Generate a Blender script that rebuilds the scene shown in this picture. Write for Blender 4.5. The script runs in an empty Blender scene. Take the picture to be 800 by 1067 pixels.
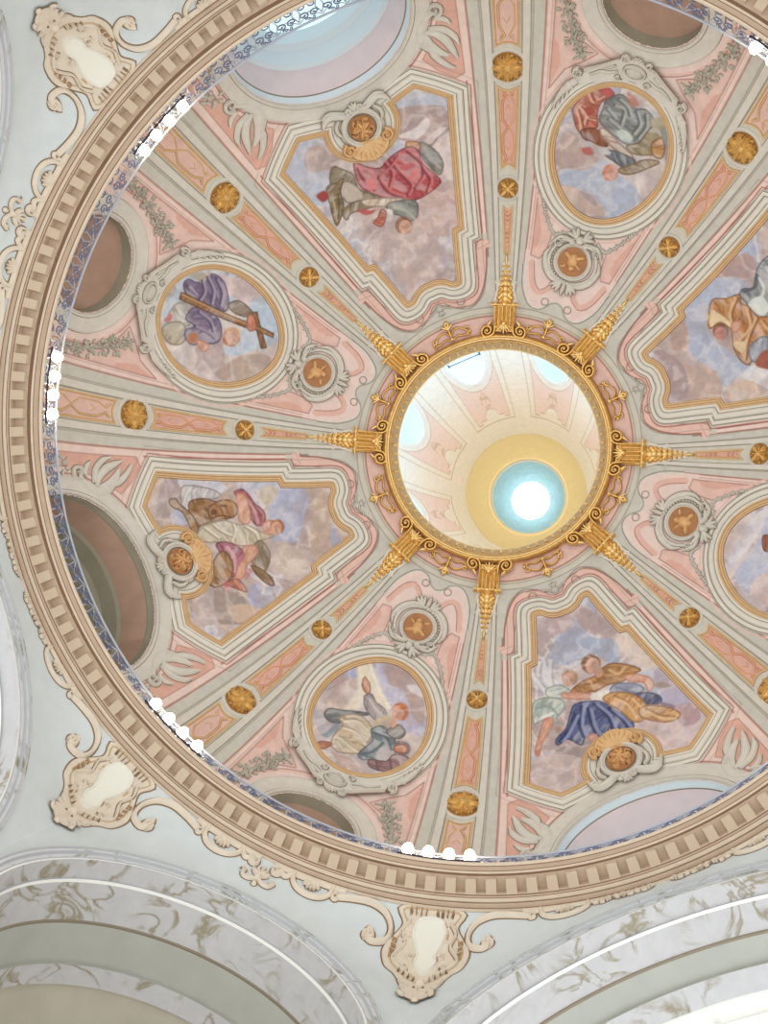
import bpy, math, random
import numpy as np
from math import sin, cos, radians, degrees, hypot, atan2, pi, sqrt, asin
from mathutils import Vector, Matrix
random.seed(7); rng = np.random.default_rng(7)
scene = bpy.context.scene
COL = scene.collection
# ---------------------------------------------------------------- the place
RHO, O0, O1 = 7.3101, 0.764, -0.3996          # dome: arc of radius RHO about (O0, O1)
CAMC = np.array([1.67213, 2.58732, -17.64095])
CAMR = np.array([[0.98626, -0.012496, 0.164747], [0.004138, 0.998691, 0.050976], [-0.165169, -0.049594, 0.985018]])
FPX = 1199.11
HW, HN = 25.5, 19.5                            # half angles of the wide and the narrow bays
WIDE = [67.5, 157.5, 247.5, 337.5]; NARROW = [22.5, 112.5, 202.5, 292.5]
RIBS = [3, 42, 93, 132, 183, 222, 273, 312]
RIBPOS = ['right', 'lower right', 'bottom', 'lower left', 'left', 'upper left', 'top', 'upper right']
def dmap(az, s, h=0.0):
    az = np.radians(np.asarray(az, float)); s = np.radians(np.asarray(s, float)); q = RHO - h
    R = O0 + q*np.sin(s); Z = O1 + q*np.cos(s)
    return np.stack([R*np.cos(az), R*np.sin(az), Z*np.ones_like(R*az)], -1)
def rad_at(s): return O0 + RHO*np.sin(np.radians(s))
OCT = {}
def roct(az):
    best = None
    for al, d in [(a, 7.6) for a in WIDE] + [(a, 7.95) for a in NARROW]:
        c = math.cos(radians(az - al))
        if c > .5:
            r = d/c; best = r if best is None else min(best, r)
    return best
ROCT = np.array([roct(i*.25) for i in range(1440)])
k_ = np.ones(13)/13; ROCT_S = np.convolve(np.r_[ROCT[-12:], ROCT, ROCT[:12]], k_, 'same')[12:-12]
ZTOP = -0.44
def wallr(az, z):
    az = np.asarray(az, float) % 360; z = np.asarray(z, float)
    x = az*4; i = np.floor(x).astype(int) % 1440; fr = x - np.floor(x)
    ro = ROCT_S[i]*(1 - fr) + ROCT_S[(i + 1) % 1440]*fr
    t = np.clip((ZTOP - z)/1.25, 0, 1); t = t*(2 - t)
    return 7.6*(1 - t) + ro*t
def pmap(az, z, h=0.0):
    R = wallr(az, z) - h; a = np.radians(az)
    return np.stack([R*np.cos(a), R*np.sin(a), z + 0*R], -1)
def ray(u, v):
    d = CAMR.T @ np.array([(u - 400)/FPX, (v - 533.5)/FPX, 1.0]); return d/np.linalg.norm(d)
def hit_dome(u, v):
    d = ray(u, v); t = np.arange(13, 33, .01); X = CAMC + t[:, None]*d
    q = np.hypot(np.hypot(X[:, 0], X[:, 1]) - O0, X[:, 2] - O1) - RHO
    k = np.where((q[:-1] < 0) & (q[1:] >= 0))[0]
    if len(k) == 0: return None
    k = k[0]; w = -q[k]/(q[k + 1] - q[k]); P = X[k]*(1 - w) + X[k + 1]*w
    r = hypot(P[0], P[1]); return degrees(atan2(P[1], P[0])) % 360, degrees(atan2(r - O0, P[2] - O1))
def hit_wall(u, v):
    d = ray(u, v); t = np.arange(12, 26, .01); X = CAMC + t[:, None]*d
    az = np.degrees(np.arctan2(X[:, 1], X[:, 0])) % 360
    q = np.hypot(X[:, 0], X[:, 1]) - wallr(az, X[:, 2])
    k = np.where((q[:-1] < 0) & (q[1:] >= 0))[0][0]
    return az[k], X[k, 2]
def T(azc, pts, o, sc, sym=False):             # traced points of a zoomed view -> (angle from bay axis, arc angle)
    out = []
    for x, y in pts:
        q = hit_dome(o[0] + x/sc, o[1] + y/sc)
        out.append((((q[0] - azc + 180) % 360) - 180, q[1]))
    return out
# ---------------------------------------------------------------- materials
def lin(c):
    c = np.asarray(c, float)/255.0
    return np.where(c <= .04045, c/12.92, ((c + .055)/1.055)**2.4)
def L4(c): return (*[float(x) for x in lin(c)], 1.0)
MATS = {}
def mat(name, rgb, rough=.75, metal=0.0, bump=0.0, bscale=40, var=0.0, vscale=6, emit=None, estr=0, vcol=False, veins=None):
    if name in MATS: return MATS[name]
    m = bpy.data.materials.new(name); m.use_nodes = True; nt = m.node_tree; N = nt.nodes; K = nt.links
    b = N['Principled BSDF']; b.inputs['Roughness'].default_value = rough; b.inputs['Metallic'].default_value = metal
    b.inputs['Base Color'].default_value = L4(rgb)
    tc = N.new('ShaderNodeTexCoord')
    src = None
    if vcol:
        vc = N.new('ShaderNodeVertexColor'); vc.layer_name = 'Col'; src = vc.outputs['Color']
    if var or vcol:
        no = N.new('ShaderNodeTexNoise'); no.inputs['Scale'].default_value = vscale; no.inputs['Detail'].default_value = 5
        K.new(tc.outputs['Object'], no.inputs['Vector'])
        mr = N.new('ShaderNodeMapRange'); v = var or .06
        mr.inputs['From Min'].default_value = .3; mr.inputs['From Max'].default_value = .7
        mr.inputs['To Min'].default_value = 1 - v; mr.inputs['To Max'].default_value = 1 + v
        K.new(no.outputs['Fac'], mr.inputs['Value'])
        mx = N.new('ShaderNodeVectorMath'); mx.operation = 'SCALE'
        if src is None:
            rg = N.new('ShaderNodeRGB'); rg.outputs[0].default_value = L4(rgb); src = rg.outputs[0]
        K.new(src, mx.inputs[0]); K.new(mr.outputs['Result'], mx.inputs['Scale']); K.new(mx.outputs[0], b.inputs['Base Color'])
        src = mx.outputs[0]
    if veins:
        vo = N.new('ShaderNodeTexNoise'); vo.inputs['Scale'].default_value = veins[1]; vo.inputs['Detail'].default_value = 7; vo.inputs['Distortion'].default_value = 1.6
        K.new(tc.outputs['Object'], vo.inputs['Vector'])
        cr = N.new('ShaderNodeValToRGB'); e = cr.color_ramp.elements
        e[0].position = .452; e[0].color = (0, 0, 0, 1); e[1].position = .548; e[1].color = (0, 0, 0, 1)
        k = e.new(.5); k.color = (1, 1, 1, 1)
        K.new(vo.outputs['Fac'], cr.inputs['Fac'])
        v2 = N.new('ShaderNodeTexNoise'); v2.inputs['Scale'].default_value = 1.1; v2.inputs['Detail'].default_value = 2
        K.new(tc.outputs['Object'], v2.inputs['Vector'])
        m2 = N.new('ShaderNodeMapRange'); m2.inputs['From Min'].default_value = .40; m2.inputs['From Max'].default_value = .52
        K.new(v2.outputs['Fac'], m2.inputs['Value'])
        mu = N.new('ShaderNodeMath'); mu.operation = 'MULTIPLY'; K.new(cr.outputs['Color'], mu.inputs[0]); K.new(m2.outputs['Result'], mu.inputs[1])
        mi = N.new('ShaderNodeMix'); mi.data_type = 'RGBA'; K.new(mu.outputs[0], mi.inputs['Factor'])
        if src is not None: K.new(src, mi.inputs['A'])
        else: mi.inputs['A'].default_value = L4(rgb)
        mi.inputs['B'].default_value = L4(veins[0]); K.new(mi.outputs['Result'], b.inputs['Base Color'])
    if bump:
        nb = N.new('ShaderNodeTexNoise'); nb.inputs['Scale'].default_value = bscale; nb.inputs['Detail'].default_value = 4
        K.new(tc.outputs['Object'], nb.inputs['Vector'])
        bp = N.new('ShaderNodeBump'); bp.inputs['Strength'].default_value = bump; bp.inputs['Distance'].default_value = .02
        K.new(nb.outputs['Fac'], bp.inputs['Height']); K.new(bp.outputs['Normal'], b.inputs['Normal'])
    if emit is not None:
        b.inputs['Emission Color'].default_value = L4(emit); b.inputs['Emission Strength'].default_value = estr
    MATS[name] = m; return m
GOLD = mat('gilding', (226, 182, 106), .36, .72, bump=.35, bscale=35, var=.18, vscale=14)
GOLDL = mat('gilding_light', (244, 210, 140), .34, .62, bump=.25, bscale=45, var=.12, vscale=12)
GOLDP = mat('ochre_gold_paint', (216, 182, 134), .6, 0, var=.06)
OCHRE = mat('ochre_line', (174, 132, 92), .7, .1, var=.06)
ORANGE = mat('ochre_relief', (222, 176, 120), .55, .1, bump=.5, bscale=22, var=.14, vscale=12)
ORANGED = mat('ochre_relief_dark', (176, 124, 80), .6, 0, var=.1)
CREAM = mat('cream_stucco', (230, 226, 214), .8, bump=.1, var=.03)
STONE = mat('grey_stucco', (206, 203, 193), .8, bump=.15, var=.05)
STONEL = mat('light_grey_stucco', (218, 214, 204), .8, bump=.15, var=.05)
LINE = mat('umber_line', (140, 128, 110), .85)
LINER = mat('red_brown_line', (170, 112, 98), .85)
PINKL = mat('pale_pink_plaster', (236, 203, 191), .85, var=.05)
PINK = mat('pink_plaster', (226, 190, 178), .85, var=.06)
PINKD = mat('salmon_plaster', (222, 178, 162), .85, var=.07)
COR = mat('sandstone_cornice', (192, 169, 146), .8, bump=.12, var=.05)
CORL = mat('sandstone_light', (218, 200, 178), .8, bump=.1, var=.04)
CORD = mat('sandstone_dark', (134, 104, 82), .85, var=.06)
BEIGE = mat('beige_stucco', (222, 209, 190), .8, bump=.12, var=.04)
BEIGED = mat('beige_stucco_line', (136, 110, 82), .85)
BLUEW = mat('pale_blue_plaster', (210, 217, 217), .85, bump=.06, bscale=12, var=.035, vscale=3)
BLUESH = mat('blue_grey_line', (176, 180, 182), .85)
MARB = mat('white_marbling', (212, 212, 213), .55, var=.05, veins=((146, 138, 112), 1.1))
MARBG = mat('grey_marbling', (192, 191, 191), .55, var=.05, veins=((146, 136, 112), 1.2))
GREYP = mat('grey_green_plaster', (174, 175, 166), .85, bump=.1, var=.05, vscale=2)
BEIGEP = mat('warm_grey_plaster', (186, 180, 164), .85, var=.06, vscale=2)
IRON = mat('wrought_iron', (52, 56, 82), .5, .5)
IRONB = mat('blue_painted_iron', (122, 132, 164), .55, .2)
RAILM = mat('pale_blue_rail', (190, 198, 214), .5, .1)
VC = mat('painted_plaster', (200, 200, 200), .85, vcol=True, bump=.06, bscale=25)
BULB = mat('lamp_glass', (255, 244, 225), .3, emit=(255, 236, 200), estr=18)
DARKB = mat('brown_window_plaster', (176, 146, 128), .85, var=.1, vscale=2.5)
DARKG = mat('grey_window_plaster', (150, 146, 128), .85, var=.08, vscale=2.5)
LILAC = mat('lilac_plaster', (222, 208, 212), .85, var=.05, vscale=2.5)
WHITEP = mat('white_plaster', (240, 240, 234), .85, var=.02)
LANW = mat('lantern_white', (243, 239, 228), .85, var=.02)
LANP = mat('lantern_pink', (240, 216, 208), .85, var=.03)
LANL = mat('lantern_line', (206, 190, 166), .85)
LANY = mat('lantern_yellow', (244, 226, 178), .85, var=.03)
LANB = mat('lantern_blue', (186, 222, 236), .85, var=.08, vscale=5)
SKYE = mat('sky_pane', (190, 215, 240), .2, emit=(140, 192, 236), estr=.95)
SKYW = mat('white_sky_pane', (240, 244, 250), .2, emit=(240, 246, 250), estr=.95)
SKYL = mat('bright_skylight', (250, 250, 245), .2, emit=(255, 250, 238), estr=2.1)
SKYP = mat('pale_sky_pane', (200, 228, 232), .2, emit=(196, 226, 234), estr=.85)
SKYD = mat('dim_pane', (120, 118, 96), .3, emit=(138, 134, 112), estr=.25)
# ---------------------------------------------------------------- mesh building
def link(o, parent=None):
    COL.objects.link(o)
    if parent is not None:
        o.parent = parent
    return o
def tag(o, label=None, cat=None, group=None, kind=None):
    if label: o['label'] = label
    if cat: o['category'] = cat
    if group: o['group'] = group
    if kind: o['kind'] = kind
    return o
def empty(name, P, label, cat, group=None):
    o = bpy.data.objects.new(name, None); o.empty_display_size = .2
    o.location = [float(x) for x in P]; COL.objects.link(o)
    return tag(o, label, cat, group)
class Geo:
    def __init__(s): s.v = []; s.n = 0; s.q = []; s.m = []; s.tri = []; s.tm = []
    def grid(s, P, mi=0, cu=False, cv=False, flip=False):
        P = np.asarray(P, float); a, b = P.shape[:2]; i0 = s.n
        s.v.append(P.reshape(-1, 3)); s.n += a*b
        I = np.arange(a if cu else a - 1); J = np.arange(b if cv else b - 1)
        ii, jj = np.meshgrid(I, J, indexing='ij'); i2 = (ii + 1) % a; j2 = (jj + 1) % b
        F = np.stack([ii*b + jj, i2*b + jj, i2*b + j2, ii*b + j2], -1).reshape(-1, 4) + i0
        if flip: F = F[:, ::-1]
        s.q.append(F)
        if np.isscalar(mi): s.m.append(np.full(len(F), mi))
        else: s.m.append(np.broadcast_to(np.asarray(mi)[:len(J)], (len(I), len(J))).reshape(-1))
        return i0
    def fan(s, P, c, mi=0, closed=True):
        P = np.asarray(P, float); n = len(P); i0 = s.n
        s.v.append(np.vstack([P, c])); s.n += n + 1
        for i in range(n if closed else n - 1): s.tri.append((i0 + i, i0 + (i + 1) % n, i0 + n)); s.tm.append(mi)
    def box(s, P8, mi=0):
        P = np.asarray(P8, float); i0 = s.n; s.v.append(P); s.n += 8
        F = np.array([(0, 1, 2, 3), (7, 6, 5, 4), (0, 4, 5, 1), (1, 5, 6, 2), (2, 6, 7, 3), (3, 7, 4, 0)]) + i0
        s.q.append(F); s.m.append(np.full(6, mi))
    def build(s, name, mats, parent=None, smooth=True, cols=None):
        V = np.vstack(s.v); Q = np.vstack(s.q) if s.q else np.zeros((0, 4), int); Tn = np.array(s.tri, int).reshape(-1, 3)
        if parent is not None: org = np.array(parent.location)
        else: org = V.mean(0)
        me = bpy.data.meshes.new(name)
        me.vertices.add(len(V)); me.vertices.foreach_set('co', (V - org).astype(np.float32).ravel())
        nl = len(Q)*4 + len(Tn)*3; me.loops.add(nl); me.loops.foreach_set('vertex_index', np.r_[Q.ravel(), Tn.ravel()].astype(np.int32))
        npoly = len(Q) + len(Tn); me.polygons.add(npoly)
        ls = np.r_[np.arange(len(Q))*4, len(Q)*4 + np.arange(len(Tn))*3].astype(np.int32)
        me.polygons.foreach_set('loop_start', ls)
        me.polygons.foreach_set('loop_total', np.r_[np.full(len(Q), 4), np.full(len(Tn), 3)].astype(np.int32))
        mi = np.r_[np.concatenate(s.m) if s.m else [], s.tm].astype(np.int32); me.polygons.foreach_set('material_index', mi)
        me.polygons.foreach_set('use_smooth', np.full(npoly, smooth))
        for m in (mats if isinstance(mats, (list, tuple)) else [mats]): me.materials.append(m)
        me.update(calc_edges=True); me.validate()
        if cols is not None:
            ca = me.color_attributes.new('Col', 'FLOAT_COLOR', 'POINT')
            ca.data.foreach_set('color', np.c_[cols, np.ones(len(cols))].astype(np.float32).ravel())
        if smooth: me.set_sharp_from_angle(angle=radians(38))
        o = bpy.data.objects.new(name, me)
        if parent is None: o.location = org; COL.objects.link(o)
        else: link(o, parent)
        return o
# ---- 2-D path helpers
def crom(P, n=6, closed=False):
    P = np.asarray(P, float); m = len(P)
    if m < 3: return np.array([P[0] + (P[1] - P[0])*t for t in np.linspace(0, 1, n + 1)])
    out = []
    idx = range(m) if closed else range(m - 1)
    for i in idx:
        p1, p2 = P[i], P[(i + 1) % m]
        p0 = P[i - 1] if (closed or i > 0) else 2*p1 - p2
        p3 = P[(i + 2) % m] if (closed or i + 2 < m) else 2*p2 - p1
        for t in np.arange(n)/n:
            out.append(.5*(2*p1 + (p2 - p0)*t + (2*p0 - 5*p1 + 4*p2 - p3)*t*t + (3*p1 - p0 - 3*p2 + p3)*t**3))
    if not closed: out.append(P[-1])
    return np.array(out)
def dens(P, step, closed=False):
    P = np.asarray(P, float); out = []
    m = len(P)
    for i in range(m if closed else m - 1):
        a, b = P[i], P[(i + 1) % m]; n = max(1, int(np.ceil(np.linalg.norm(b - a)/step)))
        for t in np.arange(n)/n: out.append(a + (b - a)*t)
    if not closed: out.append(P[-1])
    return np.array(out)
def normals2(P, closed):
    P = np.asarray(P, float)
    if closed: d1 = P - np.roll(P, 1, 0); d2 = np.roll(P, -1, 0) - P
    else:
        d2 = np.vstack([P[1:] - P[:-1], P[-1:] - P[-2:-1]]); d1 = np.vstack([d2[:1], d2[:-1]])
    n1 = d1/np.maximum(np.linalg.norm(d1, axis=1, keepdims=True), 1e-9); n2 = d2/np.maximum(np.linalg.norm(d2, axis=1, keepdims=True), 1e-9)
    t = n1 + n2; t /= np.maximum(np.linalg.norm(t, axis=1, keepdims=True), 1e-9)
    c = np.clip((t*n2).sum(1, keepdims=True), .5, 1)
    return np.c_[-t[:, 1], t[:, 0]]/c
def toxy(A): A = np.asarray(A, float); return np.c_[np.radians(A[:, 0])*rad_at(A[:, 1]), np.radians(A[:, 1])*RHO]   # (angle, arc) -> metres
def toas(X): s = np.degrees(X[:, 1]/RHO); return np.c_[np.degrees(X[:, 0]/rad_at(s)), s]
def offs(A, d, closed=True):
    X = toxy(A); return toas(X + normals2(X, closed)*d)
def sweep(geo, azc, A, prof, closed=True, step=.12):
    """prof: list of (offset, height, mat index of the strip to the next)"""
    X = dens(toxy(A), step, closed); N = normals2(X, closed)
    rows = []
    for o, h, *_ in prof:
        S = toas(X + N*o); rows.append(dmap(S[:, 0] + azc, S[:, 1], h))
    P = np.stack(rows, 1)
    geo.grid(P, [p[2] for p in prof[:-1]], cu=closed)
def inpoly(px, py, poly):
    poly = np.asarray(poly, float); x0, y0 = poly[:, 0], poly[:, 1]; x1, y1 = np.roll(x0, -1), np.roll(y0, -1)
    c = np.zeros(px.shape, bool)
    for a, b, cc, d in zip(x0, y0, x1, y1):
        if b == d: continue
        k = ((b > py) != (d > py)) & (px < (cc - a)*(py - b)/(d - b) + a); c ^= k
    return c
# ---- value noise
_T = rng.random((64, 64))
def vnoise(x, y):
    xi = np.floor(x).astype(int); yi = np.floor(y).astype(int); fx = x - xi; fy = y - yi
    fx = fx*fx*(3 - 2*fx); fy = fy*fy*(3 - 2*fy)
    a = _T[xi % 64, yi % 64]; b = _T[(xi + 1) % 64, yi % 64]; c = _T[xi % 64, (yi + 1) % 64]; d = _T[(xi + 1) % 64, (yi + 1) % 64]
    return (a*(1 - fx) + b*fx)*(1 - fy) + (c*(1 - fx) + d*fx)*fy
def fbm(x, y, o=4, sd=0):
    v = 0; amp = .5; t = 0
    for i in range(o): v = v + amp*vnoise(x + sd*7.3 + i*3.1, y + sd*3.7 + i*5.9); t += amp; x = x*2.03; y = y*2.03; amp *= .5
    return v/t
class Canvas:                                   # colours of the painted plaster, per vertex, in surface metres
    def __init__(s, A, base):
        s.A = A; X = toxy(A); s.x, s.y = X[:, 0], X[:, 1]; s.c = np.tile(np.array(base, float), (len(A), 1))
    def box(s, X, pad):
        lo = X.min(0) - pad; hi = X.max(0) + pad
        return np.where((s.x > lo[0]) & (s.x < hi[0]) & (s.y > lo[1]) & (s.y < hi[1]))[0]
    def mix(s, k, col, w):
        w = np.clip(w, 0, 1)[:, None]; s.c[k] = s.c[k]*(1 - w) + np.asarray(col, float)*w
    def fill(s, P, col, var=0, alpha=1, sc=6, sd=1, soft=.0, warp=0, raw=False):
        X = np.asarray(P, float) if raw else toxy(dens(P, 1.0, True)); k = s.box(X, .1 + soft)
        if len(k) == 0: return
        x, y = s.x[k], s.y[k]
        if warp: x = x + (fbm(s.x[k]*5, s.y[k]*5, 3, sd) - .5)*warp; y = y + (fbm(s.x[k]*5 + 9, s.y[k]*5 + 4, 3, sd) - .5)*warp
        m = inpoly(x, y, X).astype(float)
        if soft:
            d = s.dist(x, y, X, True); m = np.clip(.5 + np.where(m > 0, d, -d)/soft, 0, 1)
        c = np.tile(np.asarray(col, float), (len(k), 1))
        if var: c = c*(1 + (fbm(s.x[k]*sc, s.y[k]*sc, 4, sd) - .5)[:, None]*2*var)
        s.mix(k, c, m*alpha)
    def dist(s, x, y, X, closed):
        d = np.full(len(x), 1e9); n = len(X)
        for i in range(n if closed else n - 1):
            a = X[i]; b = X[(i + 1) % n]; ab = b - a; L = ab @ ab + 1e-12
            t = np.clip(((x - a[0])*ab[0] + (y - a[1])*ab[1])/L, 0, 1)
            d = np.minimum(d, np.hypot(x - a[0] - t*ab[0], y - a[1] - t*ab[1]))
        return d
    def line(s, P, w, col, closed=False, alpha=1, raw=False, soft=.012):
        X = np.asarray(P, float) if raw else toxy(dens(P, 1.5, closed)); k = s.box(X, w + .05)
        if len(k) == 0: return
        d = s.dist(s.x[k], s.y[k], X, closed); s.mix(k, col, np.clip((w/2 - d)/soft + .5, 0, 1)*alpha)
def grid_as(a0, a1, na, s0, s1, ns):
    a = np.linspace(a0, a1, na); q = np.linspace(s0, s1, ns); aa, ss = np.meshgrid(a, q, indexing='ij')
    return aa, ss
def arcpts(c0, c1, r, n=48, t0=0, t1=360):     # circle on the dome given in metres about (angle, arc)
    y0 = radians(c1)*RHO; out = []
    for t in np.radians(np.linspace(t0, t1, n, endpoint=(t1 - t0) < 359)):
        y = y0 + r*sin(t); s = degrees(y/RHO); out.append((c0 + degrees(r*cos(t)/rad_at(s)), s))
    return out
mir = lambda A: [(-a, s) for a, s in A][::-1]
# ---------------------------------------------------------------- outlines (angle from the bay axis, arc angle)
def notch():
    y0 = radians(52.6)*RHO; out = []
    for t in np.radians(np.linspace(-90, 21, 15)):
        y = y0 + .66*sin(t); s = degrees(y/RHO); out.append((degrees(.66*cos(t)/rad_at(s)), s))
    return out
_h = notch() + [(10.4, 56.3), (16.3, 53.0), (15.3, 42), (14.2, 31.1), (12.4, 30.7), (11.6, 27)] + \
     [tuple(p) for p in crom([(11.2, 25), (10.6, 22.8), (9.6, 22.2), (7, 22.2), (4.5, 23.0), (2, 23.4), (0, 23.4)], 4)]
CART = _h[:-1] + mir(_h)[0:-1]                 # goes notch -> right side -> top -> left side
def ccw(A):
    X = toxy(A); a = (X[:, 0]*np.roll(X[:, 1], -1) - np.roll(X[:, 0], -1)*X[:, 1]).sum()
    return A if a > 0 else A[::-1]
CART = np.array(ccw(dens(CART, 1.2, True)))
OVAL = []
for i in range(72):
    t = 2*pi*i/72; OVAL.append((11.6*cos(t)*(1 - .08*sin(t)), 45.6 + 11.6*sin(t)))
OVAL = np.array(ccw(OVAL))
WWIN = (72.0, 1.73, 2.06); NWIN = (71.0, .93, 1.28)
# colours for the painted shell
cl = lambda *c: lin(c)
c_grey, c_greyl, c_line, c_liner = cl(206, 204, 194), cl(224, 220, 210), cl(140, 130, 114), cl(172, 112, 98)
c_pl, c_p, c_pd, c_cream = cl(236, 214, 205), cl(231, 196, 184), cl(224, 178, 162), cl(222, 218, 206)
def paint_common(c, H):
    a, s = c.A[:, 0], c.A[:, 1]; b = H - np.abs(a)          # degrees from the rib axis
    allk = np.arange(len(a)); R = rad_at(s)
    def band(b0, b1, col, s0=17.8, s1=99):
        m = ((b >= b0) & (b < b1) & (s > s0) & (s < s1)).astype(float); c.mix(allk, col, m)
    def rline(b0, w, col, s0=17.8, s1=99, al=1):
        d = np.abs(b - b0)*pi/180*R; c.mix(allk, col, np.clip((w/2 - d)/.012 + .5, 0, 1)*((s > s0) & (s < s1))*al)
    band(0, 5.5, c_grey); band(0, 2.25, cl(212, 209, 195)); band(2.25, 3.4, c_greyl)
    rline(2.25, .02, c_line); rline(3.45, .022, c_line); rline(3.75, .012, cl(170, 164, 148)); rline(5.5, .024, cl(158, 132, 116), 26)
    # crown ring
    m = ((s < 16.3)).astype(float); c.mix(allk, c_p, m)
    c.mix(allk, cl(212, 208, 194), ((s >= 16.3) & (s < 17.9)).astype(float))
    for q, w, col in ((16.3, .035, cl(176, 112, 92)), (16.75, .014, cl(170, 160, 140)), (17.8, .02, cl(160, 152, 134)), (13.0, .03, cl(190, 120, 100))):
        c.mix(allk, col, np.clip((w/2 - np.abs(s - q)*pi/180*RHO)/.012 + .5, 0, 1))
    return band, rline
def sector(H, wide):
    na, ns = int(H*2/.17) + 1, 455
    aa, ss = grid_as(-H, H, na, 11.8, 87.0, ns); A = np.c_[aa.ravel(), ss.ravel()]
    c = Canvas(A, c_grey)
    a, s = A[:, 0], A[:, 1]
    if wide:
        c.fill([(-20, 28), (20, 28), (20, 88), (-20, 88)], c_pl)
        band, rline = paint_common(c, H)
        rline(5.5, .03, cl(180, 128, 112), 28); rline(6.7, .026, c_liner, 28, 55)
        # rounded head of the panel: cream shoulder, pink scrolling band
        head = crom([(19.9, 27.8), (18.9, 23), (16.8, 20), (13, 18.3), (9, 18.2), (5, 19.0), (0, 20.2)], 6)
        hp = np.vstack([head, mir([tuple(p) for p in head])[1:]]); c.fill(np.vstack([hp, [(-19.9, 30), (19.9, 30)]]), cl(206, 204, 190))
        c.line(hp, .022, c_line)
        mid = crom([(19.7, 28.2), (18.2, 27.8), (17.6, 24.5), (15.6, 21.2), (12.4, 19.4), (9.3, 19.3), (6, 19.6), (3.0, 20.8), (0, 21.2)], 6)
        mp = np.vstack([mid, mir([tuple(p) for p in mid])[1:]]); c.line(mp, .19, c_p); c.line(offs(mp, .095, False), .024, c_liner); c.line(offs(mp, -.095, False), .018, c_line)
        for sg in (1, -1):
            c.line(arcpts(sg*8.5, 19.6, .085, 14), .022, c_line, True)
            # deep pink corner fields beside the window
            f = [(sg*p, q) for p, q in [(18.7, 56.2), (18.7, 75), (17.0, 75), (16.6, 70), (15.6, 65), (13.4, 60.6), (12.6, 59.6), (14.5, 57.3), (17.2, 55.6)]]
            c.fill(f, c_pd, var=.08); c.line(f, .02, c_liner, True, .7)
        c.line(arcpts(0, WWIN[0], WWIN[2] + .05, 80), .03, c_liner, True)
        c.line(offs(CART, -.335), .024, c_liner, True); c.line(offs(CART, -.47), .014, c_line, True, .6)
    else:
        c.fill([(-14, 19), (14, 19), (14, 88), (-14, 88)], c_pl)
        band, rline = paint_common(c, H)
        rline(5.5, .03, cl(180, 128, 112), 24); rline(6.35, .018, c_liner, 24, 88, .6)
        head = crom([(13.9, 25), (13.3, 21.6), (11, 19.2), (8, 18.3), (5, 18.6), (2.4, 19.8), (0, 20.2)], 6)
        hp = np.vstack([head, mir([tuple(p) for p in head])[1:]]); k = np.where((s < 27) & (s > 17.9) & (np.abs(a) < 14))[0]
        c.fill([(-14, 27), (14, 27), (14, 17.9), (-14, 17.9)], c_grey)
        c.fill(np.vstack([hp, [(-14, 27.5), (14, 27.5)]]), c_pl); c.line(hp, .03, c_greyl); c.line(offs(hp, .03, False), .02, c_line)
        for sg in (1, -1):
            c.line(arcpts(sg*4.5, 19.6, .075, 14), .022, c_line, True)
            u = crom([(sg*x, y) for x, y in [(11.9, 25.5), (10.6, 22.4), (8.2, 20.9), (5.4, 21.4), (3.6, 22.6)]], 5); c.line(u, .11, cl(229, 188, 174)); c.line(offs(u, .055, False), .016, c_liner)
            f = [(sg*x, y) for x, y in [(12.4, 26.6), (12.7, 38.2), (11.4, 36.2), (9.2, 32.6), (7.6, 30.8), (8.2, 27.6), (9.8, 26.2)]]
            c.fill(f, c_p, var=.08); c.line(f, .022, c_liner, True, .8)
            f2 = [(sg*x, y) for x, y in [(12.3, 27.5), (12.5, 35.5), (10.4, 30.2), (11, 28)]]; c.fill(f2, c_pd)
            # lower spandrel fields
            f = [(sg*x, y) for x, y in [(12.8, 53.6), (12.8, 74), (11.2, 74), (10.6, 66), (8.9, 62.2), (6.0, 60.5), (7.8, 58.8), (10.6, 57.0)]]
            c.fill(f, cl(230, 199, 188), var=.05); c.line(f, .024, c_liner, True, .85)
            f2 = [(sg*x, y) for x, y in [(12.6, 54.6), (12.6, 62), (11.9, 61), (11.4, 57.6)]]; c.fill(f2, c_pd)
        c.line(arcpts(0, NWIN[0], NWIN[2] + .16, 80), .05, c_p, True); c.line(arcpts(0, NWIN[0], NWIN[2] + .2, 80), .02, c_liner, True)
        c.line(offs(OVAL, -.36), .03, c_p, True); c.line(offs(OVAL, -.30), .018, c_line, True)
    # leave the window opening out
    wc, wr, _ = WWIN if wide else NWIN
    P = dmap(aa, ss); X = np.c_[toxy(A)]; dd = np.hypot(X[:, 0], X[:, 1] - radians(wc)*RHO).reshape(na, ns) < wr - .01
    g = Geo(); g.grid(P); F = g.q[0]; fl = dd.ravel()[F].all(1); g.q[0] = F[~fl]; g.m[0] = g.m[0][~fl]
    return g, c.c
def build_shell():
    n = 1
    for cen, H, wide in ((WIDE, HW, True), (NARROW, HN, False)):
        g, cols = sector(H, wide); V0 = np.vstack(g.v)
        o = g.build('ceiling', [VC], None, cols=cols); o.data.name = 'ceiling_bay'
        org = np.array(o.location)
        for i, c in enumerate(cen):
            q = o if i == 0 else o.copy()
            if i: COL.objects.link(q)
            R = Matrix.Rotation(radians(c), 3, 'Z'); q.location = R @ Vector(org); q.rotation_euler = (0, 0, radians(c))
            tag(q, kind='structure', label='painted plaster shell of the dome, %s bay' % ('wide' if wide else 'narrow'))
build_shell()
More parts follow.
